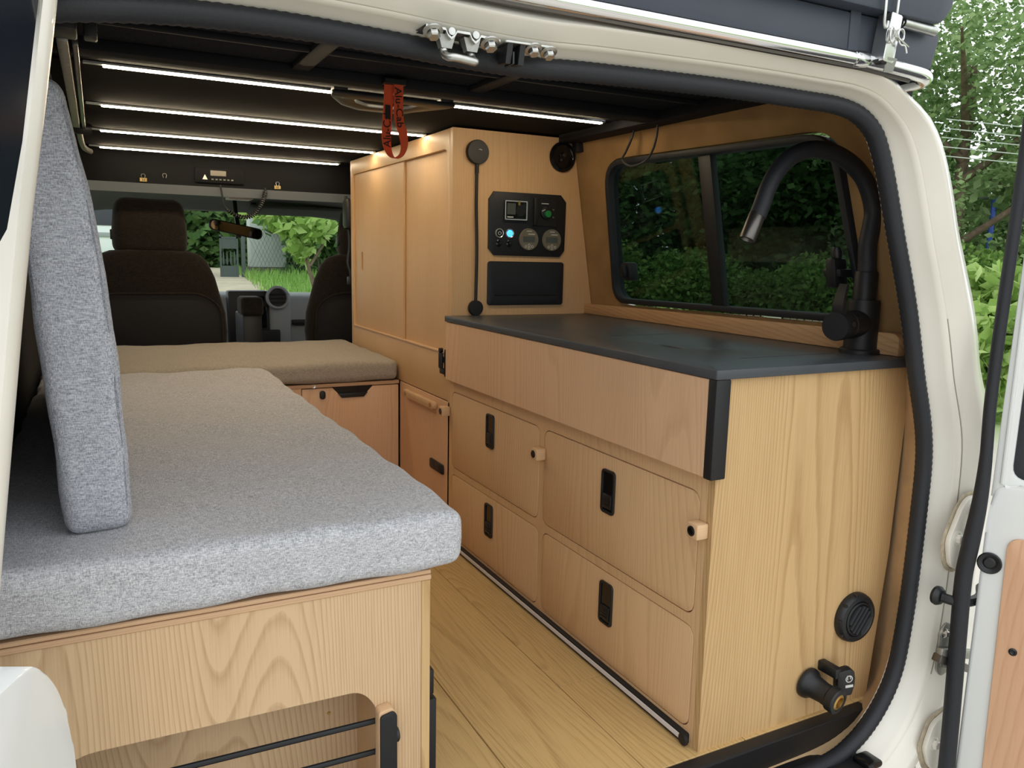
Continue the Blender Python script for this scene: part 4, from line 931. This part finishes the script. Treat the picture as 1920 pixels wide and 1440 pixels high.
# ------------------------------------------------------------------ right rear door, swung open
dv = (math.cos(math.radians(65)), -math.sin(math.radians(65)))
DS = .93
DM = Matrix(((dv[0]*DS, -dv[1]*DS, 0, 1.60), (dv[1]*DS, dv[0]*DS, 0, .911), (0, 0, DS, .07), (0, 0, 0, 1)))
d1 = structE('door_1', (1.75, .95, -.35), 'open right rear door with an oak panel on its white inner side', 'door')
def dpart(name, bm, mat, par=d1, label=None): return obj(name, xf(bm, DM), mat, par, 35, label)
dpart('lower_panel', plate(B(), rpoly([(-.022,-.40),(.72,-.40),(.72,.535),(.02,.535),(-.012,.522),(-.020,.45)], [.02,.02,.02,.03,.02,.05], 6), 'y', 0, .045, bev=.008), 'door_white')
dpart('window_frame', plate(B(), rpoly([(-.018,.50),(.70,.50),(.62,1.27),(-.010,1.27)], [0,0,.08,.05], 6), 'y', .004, .035, [rpoly([(.016,.545),(.655,.545),(.575,1.225),(.020,1.225)], .03, 5)], bev=.004), 'door_white')
dpart('frame_ridge', bx(B(), -.004, .004, -.001, .006, .53, 1.25, .003), 'door_white')
pn = dpart('window_pane', plate(B(), [(.005,.535),(.67,.535),(.585,1.235),(.010,1.235)], 'y', .016, .021), 'dark_glass')
dpart('glazing_seal', plate(B(), rpoly([(.012,.540),(.66,.540),(.58,1.23),(.016,1.23)], .03, 5), 'y', .010, .026, [rpoly([(.034,.56),(.64,.56),(.56,1.21),(.036,1.21)], .03, 5)], bev=.002), 'rubber', pn)
sl = catmull([(-.030,-.01,1.30),(-.031,-.01,1.184),(-.035,-.01,1.0),(-.038,-.01,.84),(-.038,-.012,.70),(-.034,-.014,.58),(-.036,-.014,.48),(-.043,-.014,.39),(-.049,-.014,.307),(-.046,-.014,.18),(-.042,-.014,.05),(-.038,-.014,-.11),(-.034,-.014,-.36)], 6)
rad = [.0125+.0055*max(0, min(1, (.6-p.z)/.2)) for p in sl]
dpart('edge_seal', tube(B(), sl, rad, 12), 'rubber', label='black rubber seal along the door edge')
wp = dpart('oak_panel', plate(B(), rpoly([(.034,-.36),(.66,-.36),(.66,.418),(.024,.418)], [.03,.03,.03,.03], 6), 'y', -.007, -.0005, bev=.0015), 'oak_door', label='pinkish oak lining panel')
dpart('panel_screw', lathe(B(), [(0,0),(.0085,0),(.0085,.002),(.005,.003),(.003,.0015),(0,.0015)], (.060,-.007,.163), (0,-1,0), 16), 'black_gloss', wp)
gr = dpart('grommet', lathe(B(), [(.024,0),(.0245,.003),(.022,.005),(.015,.003),(.013,.0015),(.010,.004),(0,.0045)], (-.0045,-.0005,.350), (0,-1,0), 28), 'black', label='round black rubber plug')
# hinges, check strap and cable on the right frame
def hinge(cx, cz, pts, bolts, lab, yy):
    t = obj('hinge', plate(B(), rpoly([(cx+a, cz+c) for a, c in pts], .016, 4), 'y', yy, yy+.012, bev=.003), 'body_white', d1, label=lab)
    for a, c in bolts: bolt('bolt', (cx+a, yy+.002, cz+c), (0,-1,0), .0105, t, 'body_white')
    g = [(cx+a*1.08-.004+random.uniform(-.003,.003), cz+c*1.08+random.uniform(-.004,.004)) for a, c in pts]
    o = obj('grime', plate(B(), rpoly(g, .018, 4), 'y', yy+.0125, yy+.0145), 'dirt', t)
hinge(1.606, .440, [(-.056,-.015),(-.022,.058),(.0,.078),(.05,.078),(.05,-.06),(-.005,-.085),(-.040,-.072)], [(-.030,-.008),(.008,.052),(.020,-.062)], 'white painted upper door hinge on the right frame', .974)
hinge(1.604, -.040, [(-.052,-.01),(-.030,.045),(.055,.075),(.06,-.11),(.03,-.105),(-.03,-.06)], [(-.026,-.002),(.035,.04),(.02,-.082)], 'white painted lower door hinge on the right frame', .974)
ck = thing('door_check', 'folded steel door check strap between the two right hinges', 'door check', (1.57, .97, .13))
obj('bracket', plate(B(), rpoly([(1.552,.225),(1.572,.245),(1.592,.235),(1.63,.19),(1.63,.155),(1.575,.165),(1.553,.19)], .008), 'y', .972, .977, bev=.001), 'zinc_dull', ck)
obj('strap', xf(bx(B(), 1.545, 1.66, .955, .975, .165, .182, .002), T(1.545,.965,.19) @ R(24,'Y') @ T(-1.545,-.965,-.19)), 'gunmetal', ck)
obj('strap', xf(bx(B(), 1.545, 1.66, .958, .97, .175, .195, .002), T(1.545,.965,.19) @ R(14,'Y') @ T(-1.545,-.965,-.19)), 'zinc_dull', ck)
obj('tail', plate(B(), rpoly([(1.556,.165),(1.61,.15),(1.60,.125),(1.575,.118),(1.558,.135)], .008), 'y', .974, .979, bev=.001), 'zinc_dull', ck)
bolt('bolt', (1.566,.972,.222), (0,-1,0), .007, ck, 'steel'); bolt('bolt', (1.577,.974,.146), (0,-1,0), .006, ck, 'zinc_dull')
cd_ = thing('door_cable', 'black cable conduit passing from the right frame into the door', 'conduit', (1.6, .97, .29))
lathe(b := B(), [(0,0),(.020,0),(.021,.006),(.017,.013),(.013,.015),(0,.015)], (1.553,.992,.303), (0,-1,0), 22); obj('boot', b, 'black', cd_)
obj('conduit', tube(B(), catmull([(1.553,.978,.303),(1.565,.955,.301),(1.60,.945,.298),(1.65,.955,.296),(1.70,.985,.295)], 6), .0105, 10), 'black', cd_)

# ------------------------------------------------------------------ left rear door, swung open beside the camera
lv = (-dv[0], dv[1])
LM = Matrix(((lv[0], lv[1], 0, -.15), (lv[1], -lv[0], 0, .75), (0, 0, 1, 0), (0, 0, 0, 1)))
d2 = structE('door_2', (-.2, .7, -.3), 'open left rear door at the edge of the view, white below dark glass', 'door')
def lpart(name, bm, mat): return obj(name, xf(bm, LM), mat, d2)
lpart('lower_panel', plate(B(), [(-.146,-.40),(.60,-.40),(.60,.615),(-.06,.615)]+[tuple(p)[:2] for p in catmull([(-.085,.612,0),(-.106,.592,0),(-.122,.568,0),(-.133,.54,0),(-.141,.505,0),(-.145,.46,0),(-.146,.40,0)], 4)], 'y', 0, -.045, bev=.002), 'door_white')
lpart('window_pane', plate(B(), [(-.247,1.32),(-.222,1.239),(-.174,1.095),(-.138,1.013),(-.07,.95),(.60,.93),(.55,1.40),(-.20,1.40)], 'y', -.01, -.022), 'dark_glass')
b = B(); lathe(b, [(0,-.012),(.018,-.010),(.026,0),(.024,.010),(.014,.016),(0,.018)], (-.158,-.004,1.074), (0,1,0), 24); lpart('glazing_corner', b, 'rubber')

# ================================================================== OUTSIDE
def gz(x, y):
    t = max(0, min(1, (y-7)/13)); t = t*t*(3-2*t); u = max(0, min(1, (x-6)/10)); u = u*u*(3-2*u)
    return -.83+1.12*t*max(0, 1-u*.6)+.5*u*(1-t)
b = B(); xs = np.concatenate([np.linspace(-60,-8,10), np.linspace(-6,30,46), np.linspace(34,90,10)]); yy = np.concatenate([np.linspace(-60,-6,10), np.linspace(-4,40,56), np.linspace(44,120,10)])
loft(b, [[(x, y, gz(x, y)+.03*math.sin(x*1.7)*math.sin(y*1.3)) for x in xs] for y in yy])
def ground_mat():
    m, nt, bs = nodes('meadow_ground'); tcn = N(nt, 'ShaderNodeTexCoord'); n = N(nt, 'ShaderNodeTexNoise'); n.inputs['Scale'].default_value = .6; n.inputs['Detail'].default_value = 6
    ln(nt, tcn.outputs['Object'], n.inputs['Vector']); sx = N(nt, 'ShaderNodeSeparateXYZ'); gp = N(nt, 'ShaderNodeNewGeometry'); ln(nt, gp.outputs['Position'], sx.inputs[0])
    far = ramp(nt, mth(nt, 'MULTIPLY', mth(nt, 'MAXIMUM', sx.outputs[0], sx.outputs[1]), .05), [(.38, (0,0,0)), (.45, (1,1,1))])
    mx = N(nt, 'ShaderNodeMix', data_type='RGBA'); ln(nt, far, mx.inputs['Factor'])
    ln(nt, ramp(nt, n.outputs[0], [(.35, lin('b0aa9f')), (.65, lin('c6c0b4'))]), mx.inputs['A'])
    ln(nt, ramp(nt, n.outputs[0], [(.35, lin('6f8f45')), (.55, lin('86a35c')), (.75, lin('9a9468'))]), mx.inputs['B'])
    ln(nt, mx.outputs['Result'], bs.inputs['Base Color']); bs.inputs['Roughness'].default_value = 1
    return m
M['meadow'] = ground_mat()
struct(obj('ground', b, 'meadow', None, 180), 'grassy ground around the vehicle', 'ground')
M['sand'] = plain('sandy_track', 'b5a993', .95, noise=.15, nscale=3)
b = B(); rows = []
for y in np.linspace(9, 44, 30): rows.append([(x, y, gz(x, y)+.045) for x in np.linspace(.9+.03*y, 2.1+.075*y-.3, 6)])
loft(b, rows); struct(obj('track', b, 'sand', None, 180), 'sandy track leading away beyond the windscreen', 'track')

M['leaf_mid'] = leafmat('leaf_mid', ['5f7a4a', '84a068', 'aabf8c'], .45)
M['leaf_dark'] = leafmat('leaf_dark', ['45603a', '5f7f4c', '7f9c62'], .35)
M['leaf_bright'] = leafmat('leaf_bright', ['7a9a4c', '9dbb6a', 'c3d892'], .45)
M['leaf_hedge'] = leafmat('leaf_hedge', ['5a7a3c', '7a9a50', '9ab86c'], .35)
M['grass_blade'] = leafmat('grass_blade', ['6f9a48', '8fb65f', 'a9c878'], .3)
M['bark'] = plain('bark', '6a5b4b', .95, noise=.3, nscale=12)
def leaves(centres, size, rng, aspect=1.7, droop=.0):
    n = len(centres); c = np.asarray(centres)
    a = rng.normal(size=(n, 3)); a[:, 2] = a[:, 2]*.6-droop; a /= np.linalg.norm(a, axis=1)[:, None]
    t = rng.normal(size=(n, 3)); bq = np.cross(a, t); bq /= np.linalg.norm(bq, axis=1)[:, None]
    s = (size*(.6+.8*rng.random(n)))[:, None]
    v = np.stack([c-a*s*aspect*.5, c+bq*s*.5, c+a*s*aspect*.5, c-bq*s*.5], 1).reshape(-1, 3)
    return v
def leaf_obj(name, v, mat, parent):
    n = len(v)//4; ctr = v.mean(0); me = bpy.data.meshes.new(name)
    me.vertices.add(len(v)); me.vertices.foreach_set('co', (v-ctr).astype(np.float32).ravel())
    me.loops.add(len(v)); me.loops.foreach_set('vertex_index', np.arange(len(v), dtype=np.int32))
    me.polygons.add(n); me.polygons.foreach_set('loop_start', np.arange(0, len(v), 4, dtype=np.int32)); me.update(calc_edges=True)
    o = link_mesh(name, me, mat, ctr, parent); o['kind'] = 'stuff'; return o
def blob_points(centre, rad, nblob, n, rng, blob=.38):
    cs = rng.normal(size=(nblob, 3)); cs /= np.linalg.norm(cs, axis=1)[:, None]; cs *= (rng.random(nblob)**.45)[:, None]
    pick = rng.integers(0, nblob, n); d = rng.normal(size=(n, 3)); d /= np.linalg.norm(d, axis=1)[:, None]
    d *= (rng.random(n)**.4*blob)[:, None]; return np.asarray(centre)+(cs[pick]*(1-blob*.5)+d)*np.asarray(rad)
def tree(label, x, y, crown_z, rad, n, size, mat, seed, group, nblob=40, trunk=.16, z0=None, blob=.38, name='tree', cat='tree'):
    rng = np.random.default_rng(seed); z0 = gz(x, y)-.1 if z0 is None else z0
    t = thing(name, label, cat, (x, y, z0), group)
    leaf_obj('crown', leaves(blob_points((x, y, crown_z), rad, nblob, n, rng, blob), size, rng), mat, t)
    b = B(); top = Vector((x+.2, y, crown_z+rad[2]*.4)); base = Vector((x, y, z0))
    tube(b, catmull([base, base.lerp(top, .4)+Vector((.1,.05,0)), top], 5), [trunk*(1-.07*i) for i in range(11)], 8)
    for k in range(7):
        s = base.lerp(top, .35+.08*k); a = rng.random()*6.28; e = s+Vector((math.cos(a)*rad[0]*.7, math.sin(a)*rad[1]*.7, rad[2]*.45))
        tube(b, [s, s.lerp(e, .5)+Vector((0,0,.1)), e], [trunk*.4, trunk*.28, trunk*.1], 6)
    obj('trunk', b, 'bark', t, 80); return t
# right-hand side: trees seen past the pillar and through the tinted glass
G = 'trees to the right of the vehicle'
SPOTS = [('tall loose crowned tree seen between pillar and open right door', 14.2, 9.6, 3.3, (3.0,3.0,3.2), 17000, .075, 'leaf_mid', 46, .22),
         ('lighter tree right behind the tall loose crowned tree', 17.5, 9.2, 1.7, (3.0,3.0,2.0), 9000, .13, 'leaf_mid', 40, .3),
         ('dark tree behind the rear half of the side window', 15.4, 13.6, 2.2, (3.4,3.4,2.9), 22000, .11, 'leaf_dark', 44, .34),
         ('dark tree behind the middle of the side window', 12.8, 17.2, 2.6, (3.6,3.6,3.4), 22000, .11, 'leaf_dark', 44, .34),
         ('dark tree behind the front half of the side window', 9.6, 18.8, 2.8, (3.4,3.4,3.6), 22000, .11, 'leaf_dark', 44, .34),
         ('dark tree furthest forward beside the side window', 6.6, 21.5, 2.6, (3.2,3.2,3.2), 9000, .17, 'leaf_dark', 40, .36),
         ('distant tree closing the gap behind the side window', 21.0, 20.0, 3.0, (5.0,5.0,4.2), 11000, .24, 'leaf_dark', 44, .36),
         ('distant tree far behind the open right door', 25.0, 12.5, 2.4, (4.6,4.6,3.2), 11000, .18, 'leaf_mid', 44, .36)]
for k, (lab, x, y, cz, rad, n, sz, mt, nb, bl) in enumerate(SPOTS): tree(lab, x, y, cz, rad, n, sz, mt, 100+k, G, nb, .2, None, bl)
# hedge and picket fence in front of them
for k, (x, y, lab) in enumerate(((13.4, 8.6, 'rounded hedge shrub nearest the open right door'), (12.2, 10.6, 'rounded hedge shrub behind the rear side pane'), (10.6, 12.2, 'rounded hedge shrub behind the mullion of the side window'), (8.8, 13.8, 'rounded hedge shrub behind the front side pane'), (7.0, 15.2, 'rounded hedge shrub furthest forward along the fence'))):
    rng = np.random.default_rng(200+k); t = thing('hedge_shrub', lab, 'shrub', (x, y, gz(x, y)-.1), 'hedge along the fence')
    leaf_obj('foliage', leaves(blob_points((x, y, gz(x, y)+.75), (1.5,1.3,.95), 26, 16000, rng, .45), .065, rng), 'leaf_hedge', t)
    obj('stem', tube(B(), [(x, y, gz(x, y)-.1), (x, y, gz(x, y)+.8)], .06, 6), 'bark', t)
M['fence_wood'] = plain('weathered_fence', '5a5148', .95, noise=.2, nscale=8)
M['plaster'] = plain('pale_render', 'b9beb8', .9, noise=.08, nscale=3)
M['gate_iron'] = plain('gate_iron', '4a5450', .6)
fe = thing('picket_fence', 'weathered picket fence seen through the tinted side window', 'fence', (9.6, 10.7, gz(9.6,10.7)))
A0, A1 = Vector((12.0, 8.4, 0)), Vector((6.6, 13.6, 0)); proto = None
for k in range(64):
    p = A0.lerp(A1, k/63); z = gz(p.x, p.y)
    if proto is None:
        proto = obj('picket', xf(bx(B(), -.045, .045, -.012, .012, 0, .62, .004, 1), T(p.x, p.y, z-.02) @ R(-44,'Z')), 'fence_wood', fe); P0 = Vector((p.x, p.y, z-.02))
    else: same('picket', proto, Vector((p.x, p.y, z-.02))-P0, fe)
for dz in (.15, .48): obj('rail', tube(B(), [(A0.x+.03, A0.y+.03, gz(A0.x,A0.y)+dz), (9.3, 11.0, gz(9.3,11.0)+dz), (A1.x+.03, A1.y+.03, gz(A1.x,A1.y)+dz)], .025, 6), 'fence_wood', fe)
for k, (x, y, lab) in enumerate(((8.35, 11.7, 'pale capped fence post left of the window mullion'), (10.2, 9.95, 'pale capped fence post right of the window mullion'))):
    z = gz(x, y); t = thing('fence_pillar', lab, 'pillar', (x, y, z))
    obj('shaft', xf(bx(B(), -.14, .14, -.14, .14, 0, .72, .01), T(x, y, z-.05) @ R(-44,'Z')), 'plaster', t); obj('cap', xf(bx(B(), -.19, .19, -.19, .19, .67, .74, .02), T(x, y, z-.05) @ R(-44,'Z')), 'plaster', t)
# near bright bush by the door gap
for k, (x, y, cz, r, lab) in enumerate(((9.0, 5.55, .15, (.85,.8,.95), 'bright leafy bush low between the pillar and the open right door'), (9.7, 6.1, .1, (.7,.7,.8), 'bright leafy bush just behind the pillar edge'))):
    rng = np.random.default_rng(300+k); t = thing('leafy_bush', lab, 'bush', (x, y, gz(x, y)-.05))
    leaf_obj('foliage', leaves(blob_points((x, y, cz), r, 22, 3200, rng, .45), .13, rng, 1.4), 'leaf_bright', t)
    obj('stem', tube(B(), [(x, y, gz(x, y)-.05), (x+.05, y, cz)], .03, 6), 'bark', t)
M['wire'] = plain('overhead_wire', 'a9b3a8', .6)
for k, lab in enumerate(('topmost overhead wire right of the vehicle', 'second overhead wire from the top', 'third overhead wire from the top', 'fourth overhead wire from the top', 'lowest overhead wire right of the vehicle')):
    z = 3.45-k*.14; tag(obj('overhead_wire', tube(B(), [(10.6, 7.4+k*.02, z-.45+.02*k), (11.2, 6.0, z-.75+.03*k), (11.8, 4.4, z-1.0+.03*k)], .007, 5), 'wire'), lab, 'wire', 'overhead wires')
M['blue_paint'] = plain('blue_paint', '3f5fc0', .5)
bp_ = thing('blue_frame', 'blue metal pole frame standing among the trees', 'pole', (15.25, 9.5, -.4))
obj('post', tube(B(), [(15.25,9.5,-.4),(15.29,9.5,2.29)], .05, 8), 'blue_paint', bp_); obj('crossbar', tube(B(), [(15.29,9.5,2.27),(14.9,10.1,2.27)], .025, 8), 'gate_iron', bp_)
# ahead of the windscreen
F = 'trees beyond the windscreen'
FR = [('dark shady tree beyond the track left of the mirror', 3.6, 32, 1.9, (3.4,3.0,3.2), 14000, .2, 'leaf_dark', 44, .34),
      ('dark shady tree beyond the gate', 7.0, 31, 2.4, (3.4,3.0,3.4), 14000, .2, 'leaf_mid', 44, .34),
      ('mid green tree beyond the pale wall', 10.6, 32, 2.4, (3.6,3.0,3.4), 14000, .2, 'leaf_mid', 44, .34),
      ('dark tree furthest left beyond the windscreen', 0.0, 34, 2.2, (3.4,3.0,3.2), 9000, .22, 'leaf_dark', 40, .36),
      ('mid green tree furthest right beyond the windscreen', 14.2, 31, 2.4, (3.4,3.0,3.2), 9000, .22, 'leaf_mid', 40, .36)]
for k, (lab, x, y, cz, rad, n, sz, mt, nb, bl) in enumerate(FR): tree(lab, x, y, cz, rad, n, sz, mt, 400+k, F, nb, .2, None, bl)
rng = np.random.default_rng(77); t = thing('walnut_tree', 'young tree with large bright leaves just outside the windscreen', 'tree', (3.1, 13, gz(3.1,13)-.05))
pts = np.concatenate([blob_points((3.05,13,1.45),(.75,.7,.38),16,420,rng,.5), blob_points((2.35,13.2,1.62),(.5,.5,.16),8,130,rng,.5), blob_points((3.0,13.1,1.05),(.35,.4,.3),8,110,rng,.5)])
leaf_obj('foliage', leaves(pts, .11, rng, 1.9, .5), 'leaf_bright', t)
b = B(); tube(b, catmull([(3.18,13,gz(3.1,13)-.05),(3.14,13,.3),(3.02,13,.8),(2.98,13,1.4)], 5), [.055-.0025*i for i in range(16)], 7); tube(b, [(3.05,13,.75),(3.3,13.1,1.1),(3.45,13.1,1.5)], [.03,.022,.01], 6); obj('trunk', b, 'bark', t, 80)
gt_ = thing('iron_gate', 'dark iron gate with spear bars beside the track', 'gate', (2.8, 20, .3))
b = B(); bx(b, 2.58, 2.62, 19.98, 20.02, .25, 1.32); bx(b, 2.96, 3.0, 19.98, 20.02, .25, 1.32); bx(b, 2.58, 3.0, 19.98, 20.02, 1.24, 1.28); obj('gate_frame', b, 'gate_iron', gt_)
obj('lower_sheet', bx(B(), 2.62, 2.96, 19.99, 20.01, .3, .60), 'gate_iron', gt_); obj('upper_sheet', bx(B(), 2.62, 2.96, 19.99, 20.01, 1.0, 1.24), 'gate_iron', gt_)
for k in range(4): obj('spear_bar', lathe(B(), [(0,0),(.012,0),(.03,.06),(.010,.30),(0,.34)], (2.66+k*.085, 20, .62), (0,0,1), 8), 'gate_iron', gt_)
tag(obj('gate_post', bx(B(), 3.07, 3.16, 19.95, 20.05, .2, 1.4, .01), 'gate_iron'), 'dark square post standing beside the iron gate', 'post')
wl_ = thing('rendered_wall', 'pale rendered wall block behind the mesh fence', 'wall', (3.9, 21.2, .4))
obj('block', bx(B(), 3.45, 4.33, 21.0, 21.5, .35, 1.78, .01), 'plaster', wl_); obj('base_course', bx(B(), 3.43, 4.35, 20.98, 21.52, .2, .56, .01), 'fence_wood', wl_)
mf = thing('mesh_fence', 'thin wire mesh fence in front of the pale wall', 'fence', (3.8, 20.3, .4))
b = B()
for k in range(16): x = 3.2+k*.09; tube(b, [(x, 20.3, .4), (x+.5, 20.3, 1.5)], .004, 4); tube(b, [(x+.5, 20.3, .4), (x, 20.3, 1.5)], .004, 4)
o = obj('mesh', b, 'gate_iron', mf); o['kind'] = 'stuff'
obj('post', tube(B(), [(5.0,20.3,.2),(5.0,20.3,1.5)], .03, 6), 'fence_wood', mf)
# grass blades
rng = np.random.default_rng(5); n = 26000; gx = rng.uniform(1.5, 9, n); gy = rng.uniform(9, 25, n)
ok = gx > 2.1+.075*gy-.5; gx, gy = gx[ok], gy[ok]; n = len(gx)
h = rng.uniform(.08, .28, n); a = rng.random(n)*6.28; wd = .012
g0 = np.array([gz(x, y) for x, y in zip(gx, gy)]); lx, lyy = rng.normal(0, .05, n), rng.normal(0, .05, n)
v = np.stack([np.stack([gx-wd*np.cos(a), gy-wd*np.sin(a), g0], 1), np.stack([gx+wd*np.cos(a), gy+wd*np.sin(a), g0], 1), np.stack([gx+lx+wd*.3*np.cos(a), gy+lyy, g0+h], 1), np.stack([gx+lx-wd*.3*np.cos(a), gy+lyy, g0+h], 1)], 1).reshape(-1, 3)
tag(leaf_obj('meadow_grass', v, 'grass_blade', None), 'long green grass growing beyond the windscreen', 'grass')
# white van parked ahead
M['van_white'] = plain('van_paint', 'e9ecec', .3, coat=.3)
M['tyre'] = plain('tyre', '1c1c1d', .9)
vn = thing('parked_van', 'white van parked ahead on the left of the track', 'van', (.6, 21, gz(.6,20)))
zb = gz(.6, 20)
obj('body', plate(B(), rpoly([(-.35,zb+.3),(1.72,zb+.3),(1.78,zb+1.0),(1.66,zb+1.75),(1.5,zb+1.86),(-.13,zb+1.86),(-.29,zb+1.75),(-.41,zb+1.0)], .08), 'y', 19.6, 23.6, bev=.05), 'van_white', vn)
obj('rear_window', plate(B(), rpoly([(-.22,zb+1.15),(1.6,zb+1.15),(1.52,zb+1.62),(-.14,zb+1.62)], .06), 'y', 19.585, 19.6), 'dark_glass', vn)
obj('bumper', bx(B(), -.36, 1.74, 19.45, 19.62, zb+.28, zb+.52, .04), 'dash_dark', vn)
obj('trim_band', bx(B(), -.40, 1.77, 19.57, 19.6, zb+.90, zb+1.0, .01), 'dash', vn)
for x in (-.2, 1.55):
    for y in (20.2, 22.8): obj('wheel', lathe(B(), [(0,-.1),(.2,-.1),(.3,-.08),(.32,0),(.3,.08),(.2,.1),(0,.1)], (x, y, zb+.3), (1,0,0), 20), 'tyre', vn)
